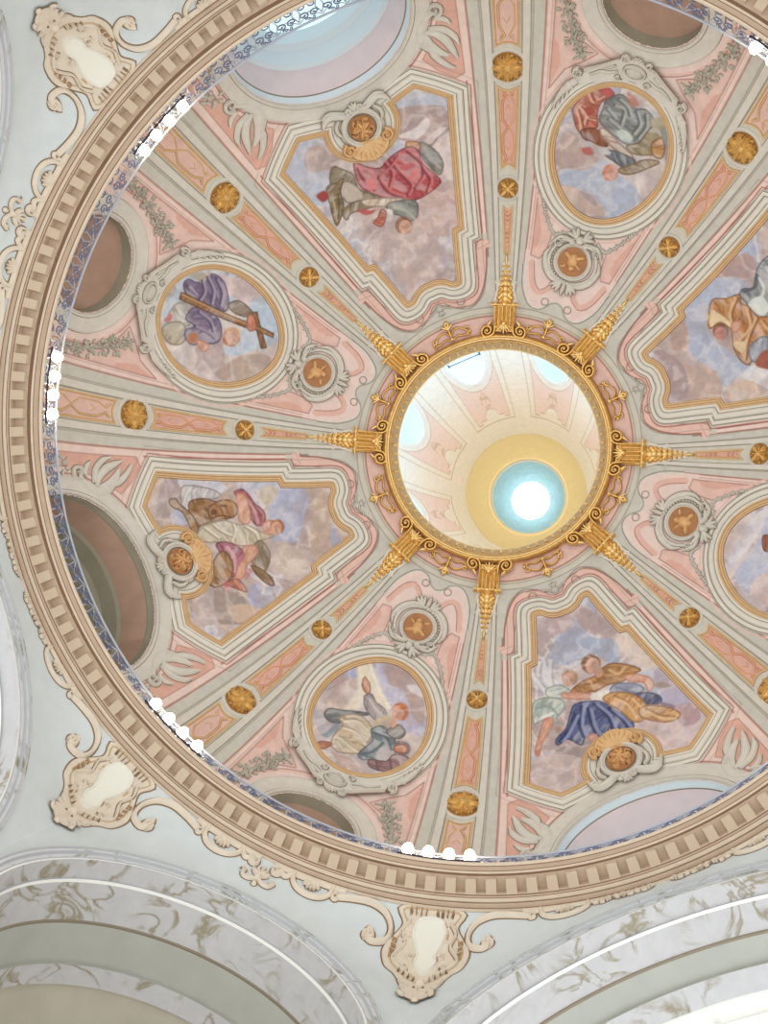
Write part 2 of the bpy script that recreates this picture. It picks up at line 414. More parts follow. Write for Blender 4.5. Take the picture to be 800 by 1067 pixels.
# ---------------------------------------------------------------- window openings in the dome
def dome_window(azc, wide, idx, m_edge, m_sof, m_rib, m_pane, deep=True):
    wc, wr, wo = WWIN if wide else NWIN
    root = bpy.data.objects.new('window_%d' % idx, None); root.location = [float(x) for x in dmap(azc, wc)]; COL.objects.link(root)
    tag(root, kind='structure', label='round window at the foot of the dome')
    ring = np.array(arcpts(0, wc, wr, 96)); g = Geo()
    O = np.array(arcpts(0, wc, 1, 96)); rows = []
    for rr, h in ((wr - .012, -.03), (wr, .035), (wr + .03, .045), (wr + .06, .04), (wr + .075, .03), (wo - .05, .03), (wo - .03, .045), (wo, .03), (wo + .012, -.01)):
        A = np.array(arcpts(0, wc, rr, 96)); rows.append(dmap(A[:, 0] + azc, A[:, 1], h))
    g.grid(np.stack(rows, 1), [1, 1, 0, 2, 0, 0, 0, 2], cu=True, flip=True)
    g.build('window_surround', [STONEL if not wide else STONEL, STONE, LINE], root)
    dr = np.array([cos(radians(azc)), sin(radians(azc)), 0])
    def circ(rr, L, n=96):
        A = np.array(arcpts(0, wc, rr, n)); P = dmap(A[:, 0] + azc, A[:, 1]); c0 = dmap(azc, wc)
        if L > 0:      # move outward, and straighten the rim into a plane with depth
            P = P + dr*L
        return P
    if deep: prof = [(wr - .012, 0, 0), (wr - .03, .13, 2), (wr - .05, .14, 1), (wr - .11, .62, 3), (wr - .2, .63, 3), (wr - .22, .9, 0), (wr - .36, .92, 0), (wr - .38, 1.15, 0)]
    else: prof = [(wr - .012, 0, 0), (wr - .02, .2, 0)]
    g = Geo(); g.grid(np.stack([circ(r, L) for r, L, _ in prof], 1), [p[2] for p in prof[:-1]], cu=True)
    g.build('window_reveal', [m_edge, m_sof, LINE, m_rib], root)
    g = Geo(); P = circ(prof[-1][0], prof[-1][1]); g.fan(P, P.mean(0)); g.build('window_pane', [m_pane], root)
    if deep:           # glazing bars
        g = Geo(); C0 = P.mean(0); t = np.array([-dr[1], dr[0], 0]); r = prof[-1][0]
        for k in (-.4, 0, .4):
            y = k*r*1.3; hh = sqrt(max(.01, r*r - y*y))*.95; p = C0 + t*y - dr*.05
            up = P[np.argmin(P[:, 2])]; 
            for sg in (1,):
                a = p + np.array([0, 0, -hh*.6]) + dr*hh*.0; b_ = p + np.array([0, 0, hh*.6])
                q = [a - t*.02, a + t*.02, b_ + t*.02, b_ - t*.02]; g.box([*q, *[x - dr*.04 for x in q]])
        g.build('glazing_bar', [STONE], root)
pale = mat('bluish_white_plaster', (214, 228, 236), .8)
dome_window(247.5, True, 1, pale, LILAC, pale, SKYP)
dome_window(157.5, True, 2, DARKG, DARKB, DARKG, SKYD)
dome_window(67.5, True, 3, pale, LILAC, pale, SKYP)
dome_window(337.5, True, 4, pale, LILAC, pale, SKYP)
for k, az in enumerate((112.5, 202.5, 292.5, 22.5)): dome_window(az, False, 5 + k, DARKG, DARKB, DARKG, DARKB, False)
# ---------------------------------------------------------------- surfaces of revolution
def revolve(name, prof, mats, n=256, parent=None, a0=0, a1=360, build=True):
    """prof: (r, z, mat index of strip to next)"""
    full = a1 - a0 >= 360; az = np.radians(np.linspace(a0, a1, n, endpoint=not full)); g = Geo()
    R = np.array([p[0] for p in prof]); Z = np.array([p[1] for p in prof])
    P = np.stack([np.outer(np.cos(az), R), np.outer(np.sin(az), R), np.tile(Z, (len(az), 1))], -1)
    g.grid(P, [p[2] for p in prof[:-1]], cu=full, flip=True)
    return g.build(name, mats, parent) if build else g
def root_empty(name, P, kind='structure', label=None):
    o = bpy.data.objects.new(name, None); o.location = P; COL.objects.link(o); return tag(o, label, kind=kind)
corn = root_empty('trim_1', (0, 0, -.2), label='sandstone-coloured circular cornice with dentils under the dome')
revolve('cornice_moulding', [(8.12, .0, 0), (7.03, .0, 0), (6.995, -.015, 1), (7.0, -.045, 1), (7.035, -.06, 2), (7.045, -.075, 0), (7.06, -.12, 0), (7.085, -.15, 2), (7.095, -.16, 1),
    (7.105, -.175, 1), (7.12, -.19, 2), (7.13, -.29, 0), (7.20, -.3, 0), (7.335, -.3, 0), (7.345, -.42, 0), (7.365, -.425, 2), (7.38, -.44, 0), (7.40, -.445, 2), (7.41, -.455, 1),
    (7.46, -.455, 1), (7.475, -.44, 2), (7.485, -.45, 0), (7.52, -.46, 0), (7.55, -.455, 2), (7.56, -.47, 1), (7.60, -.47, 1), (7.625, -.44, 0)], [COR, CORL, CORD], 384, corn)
def dentil(geo, az, w=.62):
    pts = []
    for r, z in ((7.15, -.298), (7.365, -.298), (7.365, -.43), (7.15, -.395)):
        for sg in (-1, 1):
            a = radians(az + sg*w); pts.append((r*cos(a), r*sin(a), z))
    p = pts; geo.box([p[0], p[1], p[3], p[2], p[6], p[7], p[5], p[4]], 0)
    q = []
    for r, z in ((7.183, -.32), (7.225, -.392), (7.183, -.388), (7.225, -.32)):
        pass
pitch = 360/152
vis = []
for i in range(152):
    az = (i + .5)*pitch; a = radians(az); P = np.array([7.26*cos(a), 7.26*sin(a), -.38]); q = CAMR @ (P - CAMC)
    u, v = 400 + FPX*q[0]/q[2], 533.5 + FPX*q[1]/q[2]; vis.append((0 if (-15 < u < 815 and -15 < v < 1080) else 1, q[2], az))
vis.sort(); gd = Geo(); dentil(gd, 0); d0 = None; rest = Geo()
for j, (_, _, az) in enumerate(vis):
    if j < 100:
        if d0 is None:
            g = Geo(); dentil(g, az); d0 = g.build('dentil', [mat('sandstone_dentil', (202, 182, 156), .8)], corn, smooth=False); az0 = az
        else:
            o = d0.copy(); COL.objects.link(o); o.parent = corn
            o.rotation_euler = (0, 0, radians(az - az0))
    else: dentil(rest, az)
r_ = rest.build('dentil', [mat('sandstone_dentil', (202, 182, 156), .8)], corn, smooth=False); tag(r_, kind='stuff')
# gallery railing, one length per bay
def tube(geo, P, r, mi=0, n=6, closed=False):
    P = np.asarray(P, float)
    d = np.gradient(P, axis=0) if not closed else (np.roll(P, -1, 0) - np.roll(P, 1, 0))
    d /= np.maximum(np.linalg.norm(d, axis=1, keepdims=True), 1e-9)
    ref = np.array([0, 0, 1.0]); u = np.cross(d, ref); k = np.linalg.norm(u, axis=1) < .2; u[k] = np.cross(d[k], [1.0, 0, 0])
    u /= np.linalg.norm(u, axis=1, keepdims=True); w = np.cross(d, u); rr = np.broadcast_to(r, (len(P),))[:, None]
    geo.grid(np.stack([P + (u*cos(t) + w*sin(t))*rr for t in np.arange(n)*2*pi/n], 1), mi, cu=closed, cv=True)
def cyl(az, z, r=7.09):
    az = np.radians(az); return np.stack([r*np.cos(az), r*np.sin(az), z + 0*az], -1)
def sp2(cx, cz, r0, turns, t0, sg=1, n=26):
    t = np.linspace(0, 1, n); th = t0 + sg*t*turns*2*pi; r = r0*(1 - .8*t); return np.c_[cx + r*np.cos(th), cz + r*np.sin(th)]
BAYNAME = {67.5: 'lower right', 157.5: 'left', 247.5: 'top', 337.5: 'right', 22.5: 'right lower', 112.5: 'bottom', 202.5: 'upper left', 292.5: 'upper right'}
for i in range(8):
    a0 = sorted(RIBS)[i]; a1 = a0 + (39 if i % 2 == 0 else 51); mid = (a0 + a1)/2
    root = empty('gallery_railing', cyl(np.array([mid]), .02)[0], 'blue wrought-iron railing on the cornice below the %s bay' % BAYNAME[mid % 360], 'railing', 'railings round the dome gallery')
    A = np.arange(a0, a1 + .01, .5)
    g = Geo(); tube(g, cyl(A, .68), .022, n=8); g.build('top_rail', [RAILM], root)
    g = Geo(); tube(g, cyl(A, .05), .016); g.build('bottom_rail', [IRONB], root)
    nu = round((a1 - a0)/3.45); W = (a1 - a0)/nu; m = radians(1)*7.09; g = Geo(); c = a0 + W/2
    def put(P, r=.011, mi=0): tube(g, cyl(c + P[:, 0]/m, P[:, 1]), r, mi, n=5)
    for sg in (1, -1):
        put(sp2(sg*.105, .42, .10, 1.25, pi/2, sg), r=.013); put(sp2(sg*.105, .17, .085, 1.1, -pi/2, -sg), r=.012)
        put(sp2(sg*.045, .58, .05, 1, pi, -sg), r=.01); put(np.array([(sg*.205, .06), (sg*.14, .3), (sg*.205, .54)]), .012, 1)
    put(np.array([(-.205, .6), (0, .36), (.205, .6)]), .010, 1)
    q0 = g.build('scroll_panel', [IRONB, RAILM], root); L0 = Vector(root.location)
    for k in range(1, nu):
        q = q0.copy(); COL.objects.link(q); q.parent = root; R = Matrix.Rotation(radians(k*W), 3, 'Z')
        q.rotation_euler = (0, 0, radians(k*W)); q.location = R @ L0 - L0
# oculus ring
ring = empty('oculus_ring', (0, 0, 6.6), 'gilded ring moulding round the round opening at the crown of the dome', 'ring moulding')
revolve('ring_moulding', [(2.47, 6.72, 0), (2.44, 6.58, 1), (2.41, 6.55, 0), (2.37, 6.515, 0), (2.34, 6.515, 1), (2.325, 6.53, 2), (2.30, 6.535, 1), (2.285, 6.56, 0), (2.255, 6.585, 1)], [GOLD, OCHRE, GOLDL], 192, ring)
revolve('leaf_band_ground', [(2.255, 6.585, 0), (2.24, 6.64, 0), (2.18, 6.74, 0), (2.145, 6.80, 1), (2.13, 6.83, 1), (2.135, 6.87, 1), (2.6, 6.95, 1)], [mat('leaf_band_ground', (198, 168, 122), .7), GOLDL], 192, ring)
g = Geo()
for k in range(72):
    for (r0, z0, r1, z1, tw) in ((2.245, 6.62, 2.165, 6.765, 1.6), (2.16, 6.765, 2.24, 6.63, -1.6)):
        P = []
        for t in np.linspace(0, 1, 6):
            r = r0 + (r1 - r0)*t; z = z0 + (z1 - z0)*t - .012; a = radians(k*5 + (1.0 if tw > 0 else 3.5) + tw*sin(t*pi)); P.append((r*cos(a)*.997, r*sin(a)*.997, z))
        tube(g, P, np.array([.006, .014, .018, .016, .011, .004]), n=5)
tag(g.build('carved_leaf_band', [GOLDL], ring), kind='stuff')
# ---------------------------------------------------------------- lantern
lan = root_empty('wall_lantern', (0, 0, 12), label='white and pink wall of the lantern above the opening')
def lanr(z): t = np.clip((z - 7)/13.85, 0, 1); return 2.0 + .85*(1 - t**2.2)
zz = np.linspace(6.95, 20.85, 420); az = np.linspace(0, 360, 900, endpoint=False); AZ, ZZ = np.meshgrid(az, zz, indexing='ij')
col = np.tile(lin((245, 240, 228)), (AZ.size, 1)); a = AZ.ravel(); z = ZZ.ravel()
def lmix(m, c): col[:] = col*(1 - m[:, None]) + lin(c)*m[:, None]
d = np.abs((a - 22.5 + 22.5) % 45 - 22.5)      # degrees from the nearest bay axis
odd = (np.floor((a)/45) % 2)
topz = 17.9 - np.clip(1 - (d/5.0)**2, 0, 1)**.5*1.1 + np.where(d > 9, .35, 0)
lmix(((d < 12.6) & (z < topz)).astype(float), (243, 222, 212))
for dd, w in ((12.7, .45), (16.2, .5)):
    zt = topz if dd < 14 else 18.6
    lmix(np.clip((w/2 - np.abs(d - dd))/.2 + .5, 0, 1)*(z < zt), (212, 196, 172))
lmix(np.clip((.07 - np.abs(z - topz))/.03 + .5, 0, 1)*(d < 12.7), (214, 190, 168))
lmix(np.clip((.07 - np.abs(z - 18.6))/.03 + .5, 0, 1)*(d < 16.4), (212, 196, 172))
e = np.hypot(d/13.2, (z - 10.3)/4.1); lmix((e < 1).astype(float), (246, 242, 234))
lmix(np.clip((.02 - np.abs(e - 1))/.01 + .5, 0, 1), (222, 206, 190))
for (x0, z0, x1, z1, w) in ((0, 14.6, 0, 16.6, .5), (-2.6, 15.3, 2.6, 15.5, .5), (-3, 16, -1, 14.9, .45), (3, 16, 1, 14.9, .45), (-2, 16.6, 2, 16.4, .4)):
    ds = (a % 45) - 22.5; L = (x1 - x0)**2 + (z1 - z0)**2; t = np.clip(((ds - x0)*(x1 - x0) + (z - z0)*(z1 - z0))/L, 0, 1)
    lmix((np.hypot((ds - x0 - t*(x1 - x0))*.45, (z - z0 - t*(z1 - z0))*.6) < w*.25).astype(float)*.7, (214, 184, 160))
R_ = lanr(ZZ); g = Geo(); ar = np.radians(AZ); g.grid(np.stack([R_*np.cos(ar), R_*np.sin(ar), ZZ], -1), cu=True)
g.build('lantern_shell', [VC], lan, cols=col)
revolve('lantern_cove', [(2.0, 20.85, 1), (1.985, 20.86, 0), (1.9, 21.6, 0), (1.6, 22.3, 0), (1.38, 22.6, 0), (1.30, 22.62, 1), (1.285, 22.7, 2), (1.25, 23.05, 3), (1.0, 24.2, 3), (.72, 24.86, 3), (.7, 24.9, 1), (.69, 25.0, 1)], [LANY, LANL, WHITEP, LANB], 128, lan)
w8 = root_empty('window_9', (0, 0, 25.0), label='round white skylight at the top of the lantern'); g = Geo(); t = np.linspace(0, 2*pi, 64, endpoint=False)
g.fan(np.c_[.70*np.cos(t), .70*np.sin(t), np.full(64, 24.98)], (0, 0, 24.98)); g.build('skylight_pane', [SKYL], w8)
g = Geo(); tube(g, [(-.09, .0, 24.9), (.09, .01, 24.9)], .008); g.build('hook', [STONE], w8)
for k in range(8):
    az0 = k*45 + 22.5; w = root_empty('window_%d' % (10 + k), [2.8*cos(radians(az0)), 2.8*sin(radians(az0)), 10.3], label='oval sky-blue window in the lantern wall')
    t = np.linspace(0, 2*pi, 64, endpoint=False)
    def el(f, h):
        A = az0 + 9.6*f*np.cos(t); Z = 10.3 + 3.0*f*np.sin(t); R = lanr(Z) - h; A = np.radians(A); return np.stack([R*np.cos(A), R*np.sin(A), Z], -1)
    g = Geo(); g.grid(np.stack([el(1.16, .0), el(1.14, .03), el(1.03, .03), el(1.0, .012)], 1), 0, cu=True); g.build('window_frame', [WHITEP], w)
    g = Geo(); g.grid(np.stack([el(1.02, .012), el(.75, .012), el(.5, .012), el(.25, .012), el(.02, .012)], 1), 0, cu=True); g.build('window_pane', [SKYE], w)
    if k == 5:
        g = Geo(); P = [(lanr(9.6) - .12)*np.array([cos(radians(az0 + x)), sin(radians(az0 + x)), 0]) + [0, 0, 9.9] for x in (-8.5, 8.5)]
        tube(g, P, .012); tube(g, [P[0] + [0, 0, .1], P[0] - [0, 0, .2]], .02); tube(g, [P[1] + [0, 0, .1], P[1] - [0, 0, .2]], .02)
        tag(g.build('iron_tie_bar', [IRON]), 'thin dark iron bar across a blue window of the lantern', 'bar')
# ---------------------------------------------------------------- pendentive walls and arches
ARCH = {}
for al in WIDE: ARCH[al] = (7.6, -4.68, 3.52, 3.64)
for al in NARROW: ARCH[al] = (7.95, -4.05, 2.62, 2.80)
def side_wall(al, idx):
    d, zc, ra, half = ARCH[al]; rows = []
    pc = degrees(atan2(ZTOP - zc, half))
    for ph in sorted([*np.linspace(0, 180, 121), pc, 180 - pc]):
        c, s = cos(radians(ph)), sin(radians(ph)); y0, z0 = ra*c, zc + ra*s
        # to the corner line or the top ring
        tt = []
        if abs(c) > 1e-6: tt.append((half*np.sign(c) - 0)/c)
        if s > 1e-6: tt.append((ZTOP - zc)/s)
        t = min(x for x in tt if x > 0); y1, z1 = t*c, zc + t*s
        f = np.linspace(0, 1, 26); rows.append(np.c_[y0 + (y1 - y0)*f, z0 + (z1 - z0)*f])
    # put the top corners in exactly
    Rw = np.array(rows); A = al + np.degrees(np.arctan2(Rw[..., 0], d)); Z = Rw[..., 1]
    g = Geo(); g.grid(pmap(A, Z))
    for sg in (1, -1):                          # piers below the springing
        y = np.linspace(ra, half, 4)*sg; z = np.linspace(zc, zc - 3.5, 8); Y, Zq = np.meshgrid(y, z, indexing='ij'); g.grid(pmap(al + np.degrees(np.arctan2(Y, d)), Zq))
    # sliver triangles between the last rays and the top corner
    g.build('wall_%s' % ['lower_right', 'left', 'top', 'right', 'east', 'bottom', 'upper_left', 'upper_right'][idx], [BLUEW])
    tag(bpy.context.scene.objects[-1] if False else COL.objects[-1], kind='structure')
def arch_rows(al, prof, n=64, leg=3.5):
    zc = ARCH[al][1]; nv = np.array([cos(radians(al)), sin(radians(al)), 0]); tv = np.array([-nv[1], nv[0], 0]); out = []
    for d, r, _ in prof:
        P = [nv*d + tv*r + [0, 0, zc - q] for q in (leg, leg*.5)]
        P += [nv*d + tv*r*cos(p) + np.array([0, 0, zc + r*sin(p)]) for p in np.linspace(0, pi, n)]
        P += [nv*d - tv*r + [0, 0, zc - q] for q in (leg*.5, leg)]
        out.append(P)
    return np.array(out).transpose(1, 0, 2)
AN = {67.5: 'lower right edge', 157.5: 'left edge', 247.5: 'top', 337.5: 'right', 22.5: 'right lower', 112.5: 'lower left corner', 202.5: 'upper left edge', 292.5: 'upper right'}
for idx, al in enumerate(WIDE + NARROW):
    side_wall(al, idx); d, zc, ra, half = ARCH[al]; wide = al in WIDE
    root = root_empty('trim_%d' % (2 + idx), [d*cos(radians(al)), d*sin(radians(al)), zc + ra], label='white marbled arch with mouldings, %s of the picture' % AN[al])
    e1, e2, e3 = (.72, 1.12, 1.45) if wide else (.88, 1.5, 1.8)
    prof = [(d + .03, ra + .06, 0), (d - .07, ra + .055, 2), (d - .085, ra + .04, 0), (d - .09, ra + .005, 2), (d - .06, ra - .005, 0), (d - .055, ra - .05, 2), (d - .01, ra - .06, 0), (d - .005, ra - .12, 2), (d + .01, ra - .13, 3), (d + .01, ra - .16, 3)]
    g = Geo(); g.grid(arch_rows(al, prof), [p[2] for p in prof[:-1]]); g.build('archivolt', [MARB, MARBG, BLUESH, WHITEP], root)
    prof = [(d + .01, ra - .16, 0), (d + .28, ra - .16, 2), (d + .285, ra - .19, 1), (d + .33, ra - .195, 0), (d + e1, ra - .195, 3), (d + e1 + .015, ra - .215, 3), (d + e1 + .05, ra - .2, 3)]
    g = Geo(); g.grid(arch_rows(al, prof), [p[2] for p in prof[:-1]]); g.build('marbled_soffit', [MARBG, WHITEP, BLUESH, LINE], root)
    prof = [(d + e1 + .05, ra - .2, 0), (d + e2, ra - .2, 0), (d + e2 + .005, ra - .26, 1), (d + e3, ra - .26, 1), (d + e3 + .005, ra - .2, 0)]
    g = Geo(); g.grid(arch_rows(al, prof), [p[2] for p in prof[:-1]]); g.build('inner_band', [GREYP, MARBG], root)
    ends = d + e3 + (.02 if wide else 5)
    prof = [(d + e3 + .005, ra - .2, 0), (ends, ra - .2, 0)]; g = Geo(); Q = arch_rows(al, prof); g.grid(Q, 0)
    if not wide: g.fan(Q[:, -1], Q[:, -1].mean(0), 0, True)
    g.build('vault', [BEIGEP], root)
    if wide:
        w = root_empty('window_%d' % (20 + idx), [ends*cos(radians(al)), ends*sin(radians(al)), zc], label='tall bright arched window behind the marbled arch'); g = Geo()
        prof = [(ends, ra - .2, 0), (ends + .25, ra - .25, 0), (ends + .25, ra - .32, 0)]; Q = arch_rows(al, prof); g.grid(Q, 0); g.build('window_frame', [WHITEP], w)
        g = Geo(); Q = arch_rows(al, [(ends + .26, ra - .3, 0)])[:, 0]; g.fan(Q, Q.mean(0)); g.build('window_pane', [SKYW], w)
        g = Geo(); nv = np.array([cos(radians(al)), sin(radians(al)), 0]); tv = np.array([-nv[1], nv[0], 0])
        for y in (-1.1, 0, 1.1):
            h = sqrt((ra - .3)**2 - y*y); tube(g, [nv*(ends + .2) + tv*y + [0, 0, zc - 3.5], nv*(ends + .2) + tv*y + [0, 0, zc + h]], .03)
        g.build('glazing_bar', [WHITEP], w)
# ---------------------------------------------------------------- relief ornament, laid out in metres (x along the ring, y away from the crown) and then bent onto the surface
class Relief:
    def __init__(s, out=.014, base=0): s.parts = []; s.out = out; s.lv = 0; s.base = base
    def _lift(s): s.lv += 1; return s.base + .004 + .0006*(s.lv % 9)
    def ribbon(s, P, w, h=.03, mi=0, closed=False, smooth=True, n=5, out=None):
        P = crom(P, n, closed) if smooth else dens(P, .08, closed); m = len(P); out = s.out if out is None else out
        w = np.interp(np.linspace(0, 1, m), np.linspace(0, 1, len(w)), w) if hasattr(w, '__len__') else np.full(m, w)
        N = normals2(P, closed); b = s._lift(); rows = []
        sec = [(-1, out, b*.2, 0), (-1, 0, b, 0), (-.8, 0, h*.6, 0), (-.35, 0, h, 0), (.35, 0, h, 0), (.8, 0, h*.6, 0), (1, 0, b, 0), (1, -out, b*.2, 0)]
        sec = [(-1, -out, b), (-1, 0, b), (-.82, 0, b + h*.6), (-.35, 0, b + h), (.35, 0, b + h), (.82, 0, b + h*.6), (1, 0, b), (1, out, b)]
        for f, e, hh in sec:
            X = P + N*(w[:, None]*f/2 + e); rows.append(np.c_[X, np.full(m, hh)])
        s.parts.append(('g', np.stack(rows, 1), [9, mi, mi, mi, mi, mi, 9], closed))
        return s
    def bump(s, cx, cy, rx, ry, h=.03, rot=0, mi=0, n=18, out=None, flat=.0):
        t = np.linspace(0, 2*pi, n, endpoint=False); b = s._lift(); rows = []; out = s.out if out is None else out
        for f, hh, e in ((1, b - .001, out), (1, b, 0), (.9, b + h*.45, 0), (.7, b + h*.75, 0), (.4, b + h*(1 - flat*.5), 0), (.02, b + h*(1 - flat), 0)):
            x = (rx*f + e)*np.cos(t); y = (ry*f + e)*np.sin(t)
            rows.append(np.c_[cx + x*cos(rot) - y*sin(rot), cy + x*sin(rot) + y*cos(rot), np.full(n, hh)])
        s.parts.append(('g', np.stack(rows, 1), [9] + [mi]*4, True)); return s
    def disc(s, cx, cy, r, h=.01, mi=0, n=40, out=None, ry=None, rot=0):
        t = np.linspace(0, 2*pi, n, endpoint=False); b = s._lift(); out = s.out if out is None else out; ry = ry or r; rows = []
        for f, hh, e in ((1, b, out), (1, b + .002, 0), (.97, b + h, 0), (.6, b + h, 0), (.3, b + h, 0), (.01, b + h, 0)):
            x = (r*f + e)*np.cos(t); y = (ry*f + e)*np.sin(t); rows.append(np.c_[cx + x*cos(rot) - y*sin(rot), cy + x*sin(rot) + y*cos(rot), np.full(n, hh)])
        s.parts.append(('g', np.stack(rows, 1), [9] + [mi]*4, True)); return s
    def ring(s, cx, cy, r, w, h=.03, mi=0, ry=None, n=40, rot=0):
        t = np.linspace(0, 2*pi, n, endpoint=False); ry = ry or r; x = r*np.cos(t); y = ry*np.sin(t)
        return s.ribbon(np.c_[cx + x*cos(rot) - y*sin(rot), cy + x*sin(rot) + y*cos(rot)], w, h, mi, True, smooth=False)
    def spiral(s, cx, cy, r, turns=1.4, t0=0, sg=1, w=.06, h=.035, mi=0, lead=None, w1=.4):
        t = np.linspace(0, 1, int(12*turns) + 4); th = t0 + sg*t*turns*2*pi; rr = r*(1 - .82*t)
        P = np.c_[cx + rr*np.cos(th), cy + rr*np.sin(th)]
        if lead is not None: P = np.vstack([np.asarray(lead, float), P])
        return s.ribbon(P, [w*.9, w, w*w1], h, mi, smooth=lead is not None, n=3) if lead is not None else s.ribbon(P, [w, w*w1], h, mi, smooth=False)
    def leaf(s, x, y, ang, L, wd, h=.03, mi=0, bend=0):
        t = np.linspace(0, 1, 8); c, q = cos(ang), sin(ang); bx = bend*L*t*t; P = np.c_[x + c*L*t - q*bx, y + q*L*t + c*bx]
        return s.ribbon(P, wd*np.sin(np.clip(t*.92 + .06, 0, 1)*pi)**.8, h, mi, smooth=False)
    def quad(s, x0, y0, x1, y1, w, h=.02, mi=0): return s.ribbon([(x0, y0), (x1, y1)], w, h, mi, smooth=False)
    def slab(s, P, h, mi=0, out=None):         # flat plate with bevelled edge
        X = dens(P, .09, True); N = normals2(X, True); a = (X[:, 0]*np.roll(X[:, 1], -1) - np.roll(X[:, 0], -1)*X[:, 1]).sum()
        if a < 0: X = X[::-1]; N = normals2(X, True)
        c = X.mean(0); b = s._lift(); out = s.out if out is None else out; rows = []
        for e, f, hh in ((-out, 0, b), (0, 0, b + .002), (.008, 0, b + h), (.012, .35, b + h), (.012, .7, b + h), (.012, .99, b + h)):
            Y = X + N*e; Y = Y + (c - Y)*f; rows.append(np.c_[Y, np.full(len(Y), hh)])
        s.parts.append(('g', np.stack(rows, 1), [9] + [mi]*4, True)); return s
    def geo(s, M, outmi):
        g = Geo()
        for _, P, mi, cl_ in s.parts: g.grid(M(P[..., 0], P[..., 1], P[..., 2]), [outmi if k == 9 else k for k in mi], cu=cl_)
        return g
    def build(s, name, M, mats, outm=None, parent=None):
        mats = list(mats) if isinstance(mats, (list, tuple)) else [mats]
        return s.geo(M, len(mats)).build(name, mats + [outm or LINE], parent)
def DM(az0, s0, sc=1, rot=0, fx=1, lift=0):            # map onto the dome about a point
    y0 = radians(s0)*RHO; cr, sr = cos(rot), sin(rot)
    def f(x, y, h):
        x = x*sc*fx; y = y*sc; X = x*cr - y*sr; Y = x*sr + y*cr
        s_ = np.degrees((y0 + Y)/RHO); return dmap(az0 + np.degrees(X/rad_at(s_)), s_, h + lift)
    return f
def WM(az0, z0=ZTOP, sc=1, fx=1):              # map onto the pendentive wall: x along, y down
    def f(x, y, h):
        x = x*sc*fx; y = y*sc; z = z0 - y; R = 7.75; return pmap(az0 + np.degrees(x/R), z, h)
    return f
def at_dome(name, az, s, label, cat, group=None): return empty(name, dmap(az, s), label, cat, group)
def children(o): return [c for c in COL.objects if c.parent == o]
def spin_copy(root, deg, label, group=None):   # a copy of a thing with copies of its parts, turned about the axis of the dome
    R = Matrix.Rotation(radians(deg), 4, 'Z'); r = root.copy(); COL.objects.link(r); r['label'] = label
    if group: r['group'] = group
    r.location = R @ root.location; r.rotation_euler = (0, 0, radians(deg) + root.rotation_euler[2])
    if root.type == 'EMPTY':
        for c in KIDS[root.name]:
            d = c.copy(); COL.objects.link(d); d.parent = r; KIDS.setdefault(r.name, []).append(d)
            for e in KIDS.get(c.name, []):
                f = e.copy(); COL.objects.link(f); f.parent = d
    return r
KIDS = {}
def reg(root):
    KIDS[root.name] = children(root)
    for c in KIDS[root.name]: KIDS[c.name] = children(c)
    return root
DIRW = {3: 'pointing right', 42: 'pointing to the lower right', 93: 'pointing straight down', 132: 'pointing to the lower left', 183: 'pointing left', 222: 'pointing to the upper left', 273: 'pointing straight up', 312: 'pointing to the upper right'}
GOLDM = [GOLD, GOLDL, OCHRE]
